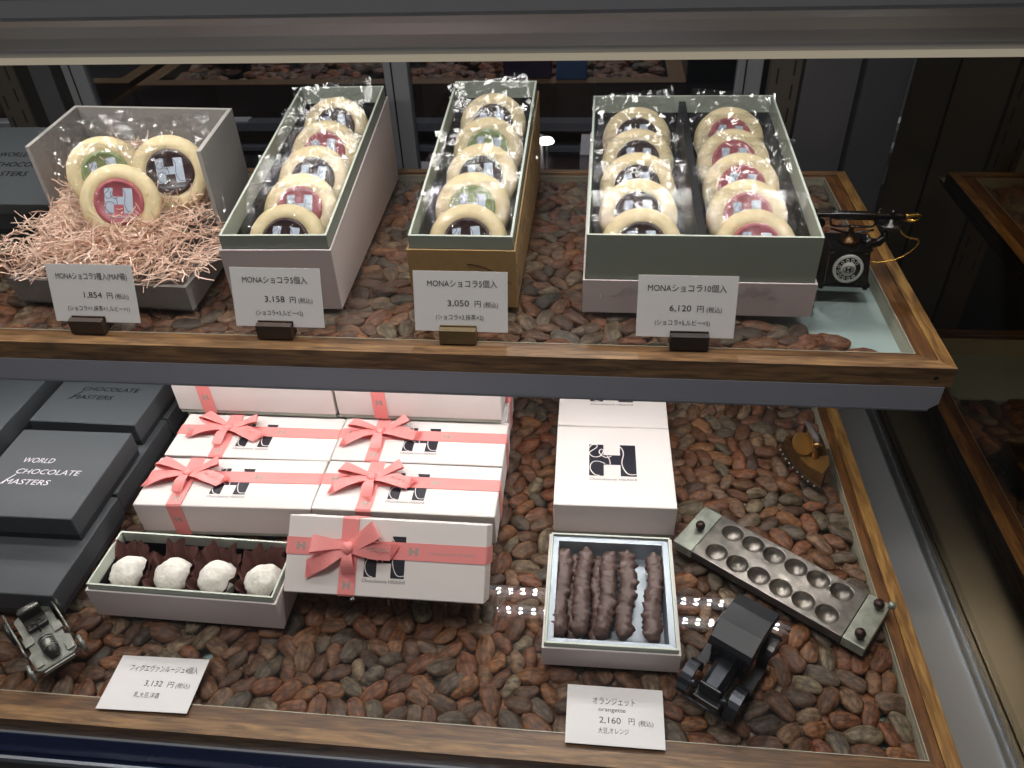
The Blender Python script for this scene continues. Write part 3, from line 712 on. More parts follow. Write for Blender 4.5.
# ------------------------------------------------------------------ black boxes
def black_box(loc,rot,label,style,W=.0955,H=.0235,D=.0960):
    o=empty('chocolate_box',loc,rot); m=MB(); m.box((0,0,H*.62),(W,D,H*.76),BLACKBOX,None,.0006,1)
    if style:
        f=FOIL if style==1 else FOILP; z=H+.00012
        m.text('WORLD',f,-.025,.009,z,w=.026,h=.0078,align='L',shear=.18); m.text('CHOCOLATE',f,-.0235,-.0035,z,w=.053,h=.0078,align='L',shear=.18); m.text('MASTERS',f,-.0275,-.0150,z,w=.038,h=.0078,align='L',shear=.18)
        m.add([(-.0225,-.0042,z),(-.0215,-.0045,z),(-.0290,-.0165,z),(-.0300,-.0165,z)],[(0,1,2,3)],f)
    m.build('lid',o); m=MB(); m.box((0,0,H*.14),(W-.0012,D-.0012,H*.24),mat('black_card_base','222427',.6)); m.text('WORLD CHOCOLATE MASTERS',mat('grey_print','3c3c3c',.5),-.012,.0033-.001,D/2-.0004,w=.03,h=.0012,M=RX(90)); m.build('base',o)
    tag(o,label,'box'); return o
black_box((-.4203,.3590,.0003),(0,0,0),'black chocolate box lying lowest at the front of the black stack by the pewter car',0)
black_box((-.4250,.4086,.0241),(0,0,R(.5)),'black chocolate box with silvery foil words on top of the front stack',2)
black_box((-.4235,.4560,.0003),(0,0,0),'black chocolate box in the lower layer behind the foremost one',0,D=.092)
black_box((-.4275,.5130,.0241),(0,0,R(-.5)),'black chocolate box with dark foil words on the stack below the shelf edge',1,D=.092)
black_box((-.4235,.5520,.0003),(0,0,0),'black chocolate box deep under the shelf in the lower layer',0,D=.096)
black_box((-.5420,.4820,.0003),(0,0,0),'black chocolate box at the case end in the lower layer',0,D=.12)
black_box((-.5410,.4950,.0241),(0,0,0),'black chocolate box at the case end with a bright bare lid',0,D=.12)
black_box((-.4900,.6170,.1695),(0,0,0),'flat black box supporting the tilted one behind the grey shred box',0,W=.092)
black_box((-.4760,.5900,.2130),(R(17.5),0,0),'tilted black box with dark foil words beside the grey shred box',1,W=.094,H=.014)
# ------------------------------------------------------------------ white gift boxes with salmon ribbon
GW,GD,GH=.1405,.0530,.0330
def bow(mb):
    def loop(ang,L,w,h,tw):
        c,s=math.cos(R(ang)),math.sin(R(ang)); P=[];Wd=[]
        for k in range(17):
            t=k/16; e=math.sin(PI*t); rad=L*math.sin(PI*t)**.8 if 0<t<1 else 0
            side=(t-.5)*2
            p=Vector((c*rad-s*side*.002,s*rad+c*side*.002,.0022+h*e*(.25+.75*(1-t))+(.001 if t<.5 else 0)))
            P.append(p); ww=w*(.35+.65*e); Wd.append(Vector((-s*math.cos(tw),c*math.cos(tw),math.sin(tw)))*ww)
        mb.band(P,Wd,RIB,None,.0003)
    loop(163,.0250,.0130,.010,R(14)); loop(23,.0250,.0130,.009,R(-10))
    def tail(ang,L,w,z1,pr=None):
        c,s=math.cos(R(ang)),math.sin(R(ang)); P=[];Wd=[]
        for k in range(10):
            t=k/9; P.append(Vector((c*L*t,s*L*t,.0032+.0022*math.sin(PI*t)*1.5-(.0014*t)+z1*t*t))); Wd.append(Vector((-s,c,.12*math.sin(3*t)))*w*(.45+.55*min(1,t*1.7)))
        # slanted cut end
        mb.band(P,Wd,RIB,None,.0003)
        e=P[-1]; wv=Wd[-1]; d=Vector((c,s,0))*.006
        mb.add([tuple(e-wv/2),tuple(e+wv/2),tuple(e+wv/2+d)],[(0,1,2),(2,1,0)],RIB)
        if pr: mb.text('HISASHI' if pr==1 else 'H',RIBT,c*L*.72,s*L*.72,P[6].z+.0012,w=.014 if pr==1 else .006,h=.0036 if pr==1 else .006,rot=R(ang if abs(ang)<90 else ang+180))
    tail(196,.0300,.0115,.0006); tail(-14,.0300,.0115,.0006,1); tail(-99,.0180,.0095,-.001)
    mb.ball((0,0,.0042),(.0042,.0046,.0030),RIB,None,12,8,lambda v:1+.12*math.sin(7*v[0]+5*v[1]))
def gift_box(loc,rot,label,dx,brot):
    global GB
    if GB is None:
        rt=empty('ribboned_gift_box',(0,0,0)); W,D,H=GW,GD,GH
        m=MB(); m.box((0,0,(H+.0035)/2),(W,D,H-.0035),WBOX,None,.0006,1)
        h_logo(m,0,.0010,H+.00008,.0285,.0285,INK,WBOX,None,.022); m.text('Chocolaterie HISASHI',INK,0,-.0168,H+.00008,w=.0300,h=.0034); m.build('lid',rt)
        m=MB(); m.span(-W/2+.0009,W/2-.0009,-D/2+.0009,D/2-.0009,0,.0036,GRN); m.build('base',rt)
        e=.0004; y=.0055; w=.0118
        m=MB(); m.band([(-W/2-e,y,.001),(-W/2-e,y,H*.5),(-W/2-e,y,H-.0002),(-W/2+.0008,y,H+e),(0,y,H+e),(W/2-.0008,y,H+e),(W/2+e,y,H-.0002),(W/2+e,y,H*.5),(W/2+e,y,.001)],[(0,w,0)]*9,RIB,None,.0003)
        zz=H+e+.0002
        h_logo(m,.020,y,zz,.0065,.0055,RIBT,RIBT,None,0,False); m.text('Chocolaterie HISASHI',RIBT,.047,y-.0014,zz,w=.032,h=.0030); h_logo(m,-.060,y,zz,.0065,.0055,RIBT,RIBT,None,0,False); m.build('lengthwise_ribbon',rt)
        m=MB(); m.band([(0,-D/2-e,.001),(0,-D/2-e,H*.5),(0,-D/2-e,H-.0002),(0,-D/2+.0008,H+2*e),(0,0,H+2*e),(0,D/2-.0008,H+2*e),(0,D/2+e,H-.0002),(0,D/2+e,.001)],[(.0118,0,0)]*8,RIB,None,.0003)
        h_logo(m,0,-.0195,H+2*e+.0002,.0055,.0055,RIBT,RIBT,None,0,False)
        h_logo(m,0,.0185,0,.0055,.0055,RIBT,RIBT,T(0,-D/2-e-.0003,0)@RX(90),0,False); m.build('crosswise_ribbon',rt)
        m=MB(); bow(m); m.build('bow',rt); GB=rt; o=rt
    else: o=copy_tree(GB)
    for ch in o.children:
        if ch.name.startswith('crosswise'): ch.location=(dx,0,0)
        if ch.name.startswith('bow'): ch.location=(dx,.0055,GH+.0003); ch.rotation_euler=(0,0,R(brot))
    o.location=loc; o.rotation_euler=rot; tag(o,label,'gift box','white gift boxes with salmon ribbon'); return o
GB=None
gift_box((-.2800,.4200,.0003),(0,0,R(1.8)),'white ribboned gift box in the front row, the one nearer the black boxes',-.0375,0)
gift_box((-.1385,.4232,.0003),(0,0,R(.2)),'white ribboned gift box in the front row, behind the tilted one',-.0300,6)
gift_box((-.2800,.4725+.0022,.0003),(0,0,R(.5)),'white ribboned gift box in the second row beside the black boxes',-.0260,-5)
gift_box((-.1388,.4775,.0003),(0,0,R(.3)),'white ribboned gift box in the second row beside the cacao beans',-.0360,8)
gift_box((-.2850,.5310,.0003),(0,0,0),'white gift box under the back row, beside the black boxes',-.0400,0)
gift_box((-.1410,.5310,.0003),(0,0,0),'white gift box under the back row, beside the cacao beans',-.0400,0)
gift_box((-.2870,.5250,.0362),(0,0,0),'white gift box laid on top of the back row, nearer the black boxes',-.0420,3)
gift_box((-.1440,.5260,.0362),(0,0,0),'white gift box laid on top of the back row, nearer the beans',-.0330,-4)
gift_box((-.1380,.3675,.0195),(R(43.4),0,R(-.2)),'white ribboned gift box tilted face-up against the front row',-.0255,12)
# ------------------------------------------------------------------ truffle box
tb=empty('truffle_box',(-.2785,.3140,.0003),(0,0,R(-.8))); m=MB(); W=.1390; D=.0525
m.open_box(-W/2,W/2,0,D,0,.0272,.0013,PBOX,PBOX,WBOX); m.build('outer_box',tb)
m=MB(); m.open_box(-W/2+.0018,W/2-.0018,.0018,D-.0018,.003,.0322,.0013,GRN,GRNL,GRNL); m.build('inner_tray',tb)
m=MB(); m.open_box(-W/2+.0035,W/2-.0035,.0035,D-.0035,.005,.0230,.0005,LINER,LINER,LINER); m.build('liner',tb)
tag(tb,'open sage-rimmed white box of four white truffles near the black boxes','box')
pos=['beside the black boxes','second from the black boxes','third from the black boxes','beside the tilted gift box']
for i,x in enumerate((-.0515,-.0180,.0150,.0500)):
    M=tb.matrix_basis@T(x,.0245,.0058)
    wx=-.2785+x
    r=random.Random(i+3)
    def f(v,r=i): return 1+.10*noise.noise(Vector((v[0]*2.2+r*9,v[1]*2.2,v[2]*2.2)))+.05*noise.noise(Vector((v[0]*6+r,v[1]*6,v[2]*6)))
    o=MB().ball((0,0,.0135),(.0143,.0138,.0132),TRUF,None,28,18,f).build('truffle',None,(-.2785+x+.001,.314+.0240,.0040)); tag(o,'white sugar-dusted truffle in brown paper, %s'%pos[i],'truffle','truffles in the open box')
    m=MB(); vs=[];fs=[]; na=96; nr=7; ph=r.uniform(0,6)
    for s in (0,1):
        for j in range(nr):
            t=j/(nr-1)
            for k in range(na):
                a=2*PI*k/na; back=.5+.5*math.sin(a); side=.5+.5*math.cos(a)
                hgt=.0125+.0130*back+.0040*max(0,math.cos(a))**4
                ru=noise.noise(Vector((math.cos(a)*3.2+i*7,math.sin(a)*3.2,ph)))
                ru2=math.sin(a*8+ph+4*ru)
                rad=.0118+.0016*t+.0018*t**3+t*(.0017*ru2+.0040*ru)+(.0030*back*t)
                vs.append((min(max(rad*1.12*math.cos(a),-.0175),.0175),min(max(rad*1.18*math.sin(a),-.0195),.0225),.0004+hgt*t*(1+.22*ru)+.0016*t*math.sin(a*5+ph+2*ru)-s*.0003))
    for s in (0,1):
        b=s*nr*na
        for j in range(nr-1):
            for k in range(na):
                q=(k+1)%na; f4=(b+j*na+k,b+j*na+q,b+(j+1)*na+q,b+(j+1)*na+k); fs.append(f4 if s==0 else f4[::-1])
    m.add(vs,fs,CUP,None,True); o=m.build('paper_cup',None,(-.2785+x,.314+.0240,.0062)); tag(o,'ruffled brown tissue cup around the truffle %s'%pos[i],'paper cup','brown paper cups in the truffle box')
# ------------------------------------------------------------------ chocolate stick box and its closed neighbours
ob=empty('chocolate_stick_box',(.0180,.2995,.0003),(0,0,R(.4))); m=MB(); W=.0895; D=.097
m.open_box(-W/2,W/2,0,D,0,.0185,.0012,PBOX,PBOX,WBOX); m.build('outer_box',ob)
m=MB(); m.open_box(-W/2+.0016,W/2-.0016,.0016,D-.0016,.002,.0222,.0014,GRN,GRN,GRNL); m.build('inner_tray',ob)
m=MB(); w=W/2-.0032; a=.0040
ringq=[(-w,.0032),(w,.0032),(w,D-.0032),(-w,D-.0032)]; inn=[(-w+a,.0032+a),(w-a,.0032+a),(w-a,D-.0032-a),(-w+a,D-.0032-a)]
vs=[(x,y,.0204) for x,y in ringq]+[(x,y,.0198) for x,y in inn]+[(x*.97,.0485+(y-.0485)*.97,.0042) for x,y in inn]
m.add(vs,[(k,(k+1)%4,4+(k+1)%4,4+k) for k in range(4)]+[(4+k,4+(k+1)%4,8+(k+1)%4,8+k) for k in range(4)]+[(8,9,10,11)],SILV); m.build('silver_insert',ob)
tag(ob,'open square box with silver insert holding knobbly chocolate sticks','box')
ST=[(-.0160,-.0165,1,'the outermost, by the edge next to the gift boxes'),(-.0085,-.0085,0,'lower layer, beside the outermost'),(.0000,-.0035,1,'thick one, third across the box'),(.0100,.0080,0,'lower layer, in the box middle'),(.0180,.0128,1,'smooth-sided, fifth across the box'),(.0305,.0270,1,'jagged one, sixth across the box'),(.0490,.0455,1,'standing apart by the mould side')]
for i,(xa,xb,up,lab) in enumerate(ST):
    r=random.Random(i+20); P=[];rr=[]; z=.0150 if up else .0092
    n=70
    for k in range(n):
        t=k/(n-1); y=.3835+.001*(i%3)-t*.0725
        x=xa+(xb-xa)*t+.0010*math.sin(t*7+i)
        P.append((x,y,z+.0004*math.sin(t*9+i)))
        e=min(1,(min(t,1-t)*14+.25))**.5
        rr.append((.0054 if up else .0046)*e)
    m=MB(); m.tube(P,rr,STK,None,16)
    sd=i*5.3
    for q,v in enumerate(m.v):
        x,y,zz=v; k=q//16; cx,cy,cz=P[min(k,n-1)]
        d=Vector((x-cx,0,zz-cz)); nn=noise.noise(Vector((x*200,y*190+sd,zz*200)))*.8+.9*noise.noise(Vector((x*430+sd,y*430,zz*430)))
        s=1+max(-.08,nn*.6); m.v[q]=(cx+(x-cx)*s,y+.0006*nn,cz+(zz-cz)*s)
    o=m.build('chocolate_stick'); tag(o,'knobbly chocolate stick, %s'%lab,'chocolate stick','sticks in the silver-lined box')
for (x,y,l,dd) in ((.0196,.4585,'closed square white box with dark H logo behind the stick box',.090),(.0185,.5500,'closed square white box furthest back, tucked under the shelf edge',.090)):
    o=empty('square_gift_box',(x,y,.0003),(0,0,R(1.0 if y<.5 else .3))); H=.0330; W=.0920
    m=MB(); m.box((0,0,(H+.0035)/2),(W,dd,H-.0035),WBOX,None,.0006,1); h_logo(m,-.0010,.0050,H+.00008,.0370,.0360,INK,WBOX,None,.022); m.text('Chocolaterie HISASHI',INK,-.0008,-.0178,H+.00008,w=.0365,h=.0036); m.build('lid',o)
    MB().span(-W/2+.0009,W/2-.0009,-dd/2+.0009,dd/2-.0009,0,.0036,GRN).build('base',o); tag(o,l,'gift box')
# ------------------------------------------------------------------ cast chocolate mould
mo=empty('chocolate_mould',(.1371,.3807,.0003),(0,0,R(-35.6))); mo.scale=(1.012,1.012,1); Hm=.0085; L2=.0718; W2=.0225
m=MB(); cr=.0081; N=32; cx0=.0835/2+.0083; ys=.0117
xe=[-.0535,-cx0+.0001]  # plain strips
for row in (-1,1):
    y0,y1=(-W2,0) if row<0 else (0,W2)
    for c in range(6):
        x0=-cx0+c*(2*cx0/6); x1=x0+2*cx0/6; xc=(x0+x1)/2; yc=row*ys; vs=[];fs=[]
        for k in range(N):
            a=2*PI*k/N+PI/N*0; dx,dy=math.cos(a),math.sin(a)
            tx=((x1-xc) if dx>0 else (xc-x0))/max(abs(dx),1e-6); ty=((y1-yc) if dy>0 else (yc-y0))/max(abs(dy),1e-6); t=min(tx,ty)
            vs.append((xc+cr*dx,yc+cr*dy,Hm)); vs.append((xc+t*dx,yc+t*dy,Hm))
        for k in range(N): q=(k+1)%N; fs.append((2*k,2*k+1,2*q+1,2*q))
        for cxx,cyy in ((x0,y0),(x1,y0),(x1,y1),(x0,y1)):
            best=sorted(range(N),key=lambda k:(vs[2*k+1][0]-cxx)**2+(vs[2*k+1][1]-cyy)**2)[:2]
            vs.append((cxx,cyy,Hm)); a,b=sorted(best); a,b=(a,b) if b-a==1 else (b,a); fs.append((2*a+1,len(vs)-1,2*b+1))
        m.add(vs,fs,CASTM)
        m.lathe([(cr+.0004,Hm+.0003),(cr,Hm+.0004),(cr-.0004,Hm)]+[(cr*math.cos(PI/2*k/7)-.0004*(k<7),Hm-.0068*math.sin(PI/2*k/7)) for k in range(1,7)]+[(0,Hm-.0068)],CASTM,T(xc,yc,0),N,True)
for a,b in ((-.0560,-cx0),(cx0,.0560)): m.add([(a,-W2,Hm),(b,-W2,Hm),(b,W2,Hm),(a,W2,Hm)],[(0,1,2,3)],CASTM)
x=.0560; m.add([(-x,-W2,Hm),(x,-W2,Hm),(x,W2,Hm),(-x,W2,Hm),(-x,-W2+.001,.0002),(x,-W2+.001,.0002),(x,W2-.001,.0002),(-x,W2-.001,.0002)],[(1,0,4,5),(2,1,5,6),(3,2,6,7),(0,3,7,4),(4,7,6,5)],mat('cast_metal_side','4a4542',.5,.6,bump=.4,bscale=300,var=.2,vscale=90))
m.build('mould_body',mo)
MB().span(-L2,-.0563,-W2,W2,.0004,Hm+.0004,CASTG,None,.0007).build('end_plate',mo)
MB().span(.0566,L2,-W2,W2,.0004,Hm+.0004,CASTG,None,.0007).build('end_plate',mo)
kn=[(0,.0085),(.0026,.0080),(.0036,.0060),(.0034,.0040),(.0018,.0022),(.0014,0)]
for (a,b) in ((-.0622,-.0010),(.0655,.0135),(.0650,-.0165)): MB().lathe(kn,RUST,T(a,b,Hm),16).build('knob',mo)
MB().tube([(.0700,.0210,.010),(.0745,.0215,.010)],.0028,CASTG,None,12).build('hinge_pin',mo)
tag(mo,'long cast metal chocolate mould with twelve round hollows in two rows','mould')
# ------------------------------------------------------------------ miniature bronze iron
ir=empty('toy_flat_iron',(.1830,.4970,.0003),(0,0,R(9)))
def boat(w,yb,yt,n=9):
    P=[(-w,yb)]
    for k in range(1,n): t=k/n; P.append((-w*(1-t**2.2),yb+(yt-yb)*t))
    P.append((0,yt)); return P+[(-a,b) for a,b in P[-2::-1]]
q=boat(.0165,.0270,-.0260); q=q[::-1] if False else q
def prism_taper(m,P,z0,z1,k,mt):
    n=len(P); vs=[(a,b,z0) for a,b in P]+[(a*k,b*k,z1) for a,b in P]
    m.add(vs,[tuple(range(n)),tuple(range(2*n-1,n-1,-1))]+[(i,n+i,n+(i+1)%n,(i+1)%n) for i in range(n)],mt)
m=MB(); prism_taper(m,q,0,.0035,1.0,mat('iron_sole','4b423a',.45,.8,bump=.3,bscale=300)); o=m.build('sole',ir)
m=MB()
for k in range(9): t=(k+.5)/9.5; m.ball((-.0166*(1-t**2.2)-.0002,.0270-.0530*t,.0020),.0009,mat('pale_rivet','cfc9bd',.4,.5),None,6,4)
m.build('rivet_trim',ir)
m=MB(); q2=boat(.0150,.0255,-.0235); n=len(q2)
vs=[(a,b,.0035) for a,b in q2]+[(a*.98,b*.98,.0165) for a,b in q2]+[(a*.82,b*.86,.0165) for a,b in q2]+[(a*.82,b*.86,.006) for a,b in q2]
m.add(vs,[(k*n+i,(k+1)*n+i,(k+1)*n+(i+1)%n,k*n+(i+1)%n) for k in range(3) for i in range(n)]+[tuple(3*n+i for i in range(n-1,-1,-1))],BRONZ); m.build('body',ir)
# deck over the front half, shield, posts, handle
m=MB(); P=[(-.0115,-.002),(.0115,-.002),(.0085,-.012),(0,-.0215),(-.0085,-.012)]; m.prism(P[::-1],.0160,.0172,mat('bright_bronze','b58a4c',.3,.85)); m.build('front_deck',ir)
m=MB(); m.lathe([(0,0),(.0088,0)],BRONZ,T(-.0060,.0100,.0205)@RZ(20)@RX(38),24,False); m.lathe([(.0088,-.0006),(.0096,-.0006),(.0096,.0010),(.0086,.0010),(.0086,.0002),(0,.0002)],mat('bright_bronze','b58a4c',.3,.85),T(-.0060,.0100,.0206)@RZ(20)@RX(38),24,False); m.build('heat_shield',ir)
m=MB(); m.tube([(0,.0240,.0165),(0,.0245,.0270),(0,.0215,.0315)],.0016,PEWD); m.tube([(0,-.0030,.0165),(0,-.0025,.0250),(.001,.000,.0295)],[.0030,.0026,.0022],BRONZ,None,10); m.ball((.001,-.0005,.0285),(.0042,.0035,.0032),BRONZ); m.build('post',ir)
m=MB(); m.tube([(0,.0245,.0320),(0,.018,.0325),(0,.010,.0328),(.0005,.003,.0318),(.001,-.001,.0300)],[.0020,.0026,.0031,.0027,.0019],mat('dark_handle','4a4240',.45),None,12); m.build('handle',ir)
tag(ir,'miniature bronze charcoal iron with dark handle lying on the glass near the tray edge','toy iron')
# ------------------------------------------------------------------ black vintage toy car
cr_=empty('toy_car',(.0945,.3022,.0003),(0,0,R(-123))); cr_.scale=(.93,.93,.93)
def wheel(parent,x,y,rad,sp=12,tm=CARB):
    M=T(x,y,rad)@RX(90); m=MB()
    m.lathe([(rad-.0022,-.0013),(rad-.0006,-.0014),(rad,0),(rad-.0006,.0014),(rad-.0022,.0013),(rad-.0026,0),(rad-.0022,-.0013)],tm,M,28)
    for k in range(sp):
        a=2*PI*k/sp; m.tube([(0,0,0),((rad-.002)*math.cos(a),(rad-.002)*math.sin(a),0)],.00045,tm,M,5)
    m.lathe([(0,.0022),(.0014,.0020),(.0020,0),(.0014,-.0020),(0,-.0022)],tm,M,10); return m.build('wheel',parent)
for x in (-.0255,.0255):
    for y in (-.0175,.0175): wheel(cr_,x,y,.0100)
m=MB(); m.span(-.034,.036,-.0095,.0095,.0085,.0115,CARB,None,.0006); m.tube([(.0255,-.017,.010),(.0255,.017,.010)],.0008,CARB); m.tube([(-.0255,-.017,.010),(-.0255,.017,.010)],.0008,CARB); m.build('chassis',cr_)
m=MB(); m.hexa([(-.0350,-.0125,.0115),(.0070,-.0125,.0115),(.0070,.0125,.0115),(-.0350,.0125,.0115)],[(-.0355,-.0130,.0225),(.0060,-.0125,.0225),(.0060,.0125,.0225),(-.0355,.0130,.0225)],CARB); m.span(-.031,-.024,-.0110,.0110,.0225,.0270,CARB,None,.001); m.build('cabin',cr_)
m=MB()
for x in (-.0345,-.012,.0065):
    for y in (-.0122,.0122): m.tube([(x,y,.022),(x-.0005,y,.0385)],.0008,CARB)
m.build('roof_post',cr_)
m=MB(); xs=[(-.0385,.0345),(-.0370,.0385),(-.0235,.0432),(-.0070,.0437),(.0065,.0392),(.0085,.0358)]
vs=[];fs=[]
for x,z in xs:
    for y in (-.0158,-.0148,.0148,.0158): vs.append((x,y,z-(.0035 if abs(y)>.015 else 0)))
nx=len(xs); base=len(vs)
for x,z in xs:
    for y in (-.0150,.0150): vs.append((x*.98,y,min(z-.0040,.0375)))
for i in range(nx-1):
    for k in range(3): fs.append((4*i+k,4*i+4+k,4*i+5+k,4*i+k+1))
    fs.append((4*i,base+2*i,base+2*i+2,4*i+4)); fs.append((4*i+3,4*i+7,base+2*i+3,base+2*i+1)); fs.append((base+2*i,base+2*i+1,base+2*i+3,base+2*i+2))
fs.append((0,1,2,3,base+1,base)); e=4*(nx-1); fs.append((e+3,e+2,e+1,e,base+2*(nx-1),base+2*nx-1))
m.add(vs,fs,CARR); m.build('roof',cr_)
m=MB(); m.span(.0068,.0078,-.0118,.0118,.0225,.0365,CARB); m.add([(.0080,-.0100,.024),(.0080,.0100,.024),(.0080,.0100,.0355),(.0080,-.0100,.0355)],[(0,1,2,3)],mat('toy_glass','22262b',.1,.3)); m.build('windscreen',cr_)
m=MB(); out=[(-.0078,.0115),(.0078,.0115),(.0078,.0195),(.0045,.0235),(-.0045,.0235),(-.0078,.0195)]
vs=[(.0070,a,b) for a,b in out]+[(.0300,a*.86,b*.96+.0004) for a,b in out]; m.add(vs,[(5,4,3,2,1,0),tuple(range(6,12))]+[(i,(i+1)%6,6+(i+1)%6,6+i) for i in range(6)],CARM)
for k in range(7): m.span(.0115+k*.0022,.0122+k*.0022,.0070,.0078,.0135,.0185,CARB)
m.build('hood',cr_)
m=MB(); m.span(.0300,.0318,-.0078,.0078,.0110,.0232,CARB,None,.0008); m.span(.0317,.0321,-.0062,.0062,.0125,.0215,CARM); m.build('radiator',cr_)
for y in (-.0115,.0115): MB().lathe([(0,0),(.0030,0),(.0034,.0010),(.0024,.0040),(0,.0048)],CARM,T(.0350,y,.0185)@RY(-90),14).build('headlight',cr_)
for sy in (-1,1):
    for fx in (-.0255,.0255):
        m=MB(); P=[];Wd=[]
        for k in range(13):
            a=R(200-k*17) if fx>0 else R(178-k*15); P.append((fx+.0128*math.cos(a),sy*.0172,.0100+.0128*math.sin(a))); Wd.append((0,.0078,0))
        m.band(P,Wd,CARM if fx>0 else CARB,None,.0008); m.build('fender',cr_)
    MB().span(-.0140,.0130,sy*.0172-.0036,sy*.0172+.0036,.0062,.0072,CARB).build('running_board',cr_)
m=MB(); m.tube([(.0385,-.0165,.0085),(.0385,.0165,.0085)],.0010,CARM); m.build('bumper',cr_)
tag(cr_,'black vintage toy car with tall flat roof standing against the cast mould','toy car')
# ------------------------------------------------------------------ pewter open car
kt=empty('toy_car',(-.3700,.2885,.0003),(0,0,R(-40)))
for x,rad in ((-.0190,.0095),(.0225,.0070)):
    for y in (-.0165,.0165): wheel(kt,x,y,rad,10,PEWD if x<0 else PEW)
m=MB(); P=[(-.0280,-.0080),(-.0250,-.0115),(.010,-.0110),(.0120,-.0135),(.0270,-.0130),(.0290,-.0100),(.0290,.0100),(.0270,.0130),(.0120,.0135),(.010,.0110),(-.0250,.0115),(-.0280,.0080)]
m.prism(P,.0080,.0112,PEW); m.tube([(-.019,-.016,.0095),(-.019,.016,.0095)],.0009,PEWD); m.tube([(.0225,-.016,.007),(.0225,.016,.007)],.0009,PEWD); m.build('chassis',kt)
m=MB(); m.tube([(.0250,0,.0125),(.0190,0,.0140),(.0080,0,.0140),(.0040,0,.0125)],[.0030,.0046,.0044,.0030],PEWD,None,12); m.ball((.0150,0,.0175),(.0040,.0032,.0026),PEW)
for k in range(5): m.lathe([(.0047,-.0004),(.0052,0),(.0047,.0004)],PEW,T(.0080+k*.0026,0,.0140)@RY(90),14)
m.build('engine_cover',kt)
m=MB(); m.span(-.0170,-.0060,-.0068,.0068,.0110,.0150,PEWD,None,.0012); m.span(-.0200,-.0165,-.0070,.0070,.0110,.0225,PEWD,None,.0012); m.tube([(-.0182,-.007,.0225),(-.0182,.007,.0225)],.0014,PEW); m.build('seat',kt)
m=MB(); m.tube([(-.0260,-.0060,.0150),(-.0260,.0060,.0150)],.0032,PEW,None,12); m.build('tank',kt)
for (a0,a1,b0,b1,z) in ((-.004,.004,.0065,.0125,.0116),(-.004,.004,-.0125,-.0065,.0116),(.018,.026,-.0125,-.0075,.0116),(.018,.026,.0075,.0125,.0116)): MB().span(a0,a1,b0,b1,.0110,z+.0012,PEW,None,.0004).build('step_plate',kt)
m=MB(); m.tube([(-.0035,0,.0120),(-.0060,0,.0190)],.0008,PEWD); m.lathe([(.0034,-.0005),(.0040,0),(.0034,.0005),(.0030,0),(.0034,-.0005)],PEWD,T(-.0062,0,.0192)@RY(-30),16); m.build('steering_wheel',kt)
m=MB()
for y in (-.0145,.0145): m.tube([(-.0280,y,.0195),(-.0080,y,.0150),(.0000,y,.0120),(.0060,y,.0150),(.0110,y,.0110)],.0008,PEW)
m.build('side_rail',kt)
m=MB(); m.span(.0290,.0305,-.0100,.0100,.0070,.0100,PEW,None,.0005); m.build('bumper',kt)
tag(kt,'small open pewter toy car with spoked wheels in front of the black boxes','toy car')
# ------------------------------------------------------------------ miniature telephone
tp=empty('toy_telephone',(.1762,.5200,.1693),(0,0,R(-2))); tp.scale=(.94,.94,.97)
m=MB(); m.span(-.0188,.0188,-.0160,.0160,.0020,.0050,TELB,None,.0010)
for x in (-.016,.016):
    for y in (-.0135,.0135): m.span(x-.0015,x+.0015,y-.0015,y+.0015,0,.0022,TELB)
m.build('base',tp)
m=MB(); m.hexa([(-.0170,-.0148,.0050),(.0170,-.0148,.0050),(.0170,.0148,.0050),(-.0170,.0148,.0050)],[(-.0140,-.0120,.0300),(.0140,-.0120,.0300),(.0140,.0120,.0300),(-.0140,.0120,.0300)],TELB)
m.span(-.0150,.0150,-.0130,.0130,.0300,.0318,TELB,None,.0006)
sl=mat('worn_edge','8a7c66',.35,.7); a=math.degrees(math.atan(.0028/.025)); MF=T(0,-.0150,.0050)@RX(90-a)
for x0,x1,y0,y1 in ((-.0150,-.0146,.001,.022),(-.0128,-.0118,.024,.0245),(-.0150,-.0118,.0235,.0239),(.0100,.0128,.0235,.0239)): m.add([(x0,y0,.0003),(x1,y0,.0003),(x1,y1,.0003),(x0,y1,.0003)],[(0,1,2,3)],sl,MF)
m.build('body',tp)
m=MB(); MD=MF@T(.0002,.0118,.0004)
m.lathe([(.0108,-.0004),(.0108,.0010),(.0104,.0014),(.0088,.0014),(.0086,.0009),(.0054,.0009),(.0053,.0015),(0,.0016)],TELW,MD,36)
m.lathe([(.0087,.0010),(.0055,.0010)],TELB,MD,36)
for k in range(10):
    a=R(45+k*29.5); m.lathe([(.00125,.0014),(.00125,.0018),(.0008,.0018),(.0008,.0014)],TELW,MD@T(.0071*math.cos(a),.0071*math.sin(a),0),10)
    
m.lathe([(.0038,.0017),(.0038,.00175),(.0033,.00175)],INK,MD@Matrix.Diagonal((1,.72,1,1)),20)
h_logo(m,0,0,.0018,.0042,.0034,INK,INK,MD,0,False); m.build('dial',tp)
m=MB(); m.lathe([(.0080,.0316),(.0083,.0326),(.0066,.0342),(.0038,.0358),(.0022,.0380),(.0018,.0420),(.0026,.0440),(0,.0445)],mat('aged_brass','3f2c16',.3,.8),None,24); m.build('cradle_stand',tp)
m=MB(); zc=.0435
m.tube([(-.0165,0,.0565),(-.0165,0,.0490),(-.0150,0,zc+.0008),(-.0120,0,zc),(.0120,0,zc),(.0150,0,zc+.0008),(.0165,0,.0490),(.0165,0,.0565)],.0009,TELB); m.ball((-.0165,0,.0570),.0012,TELB);m.ball((.0165,0,.0570),.0012,TELB)
for s in (-1,1): m.tube([(0,0,.0385),(s*.006,-.001,.0392),(s*.012,-.002,.0415),(s*.0150,-.002,.0420)],.0008,TELB)
m.build('cradle',tp)
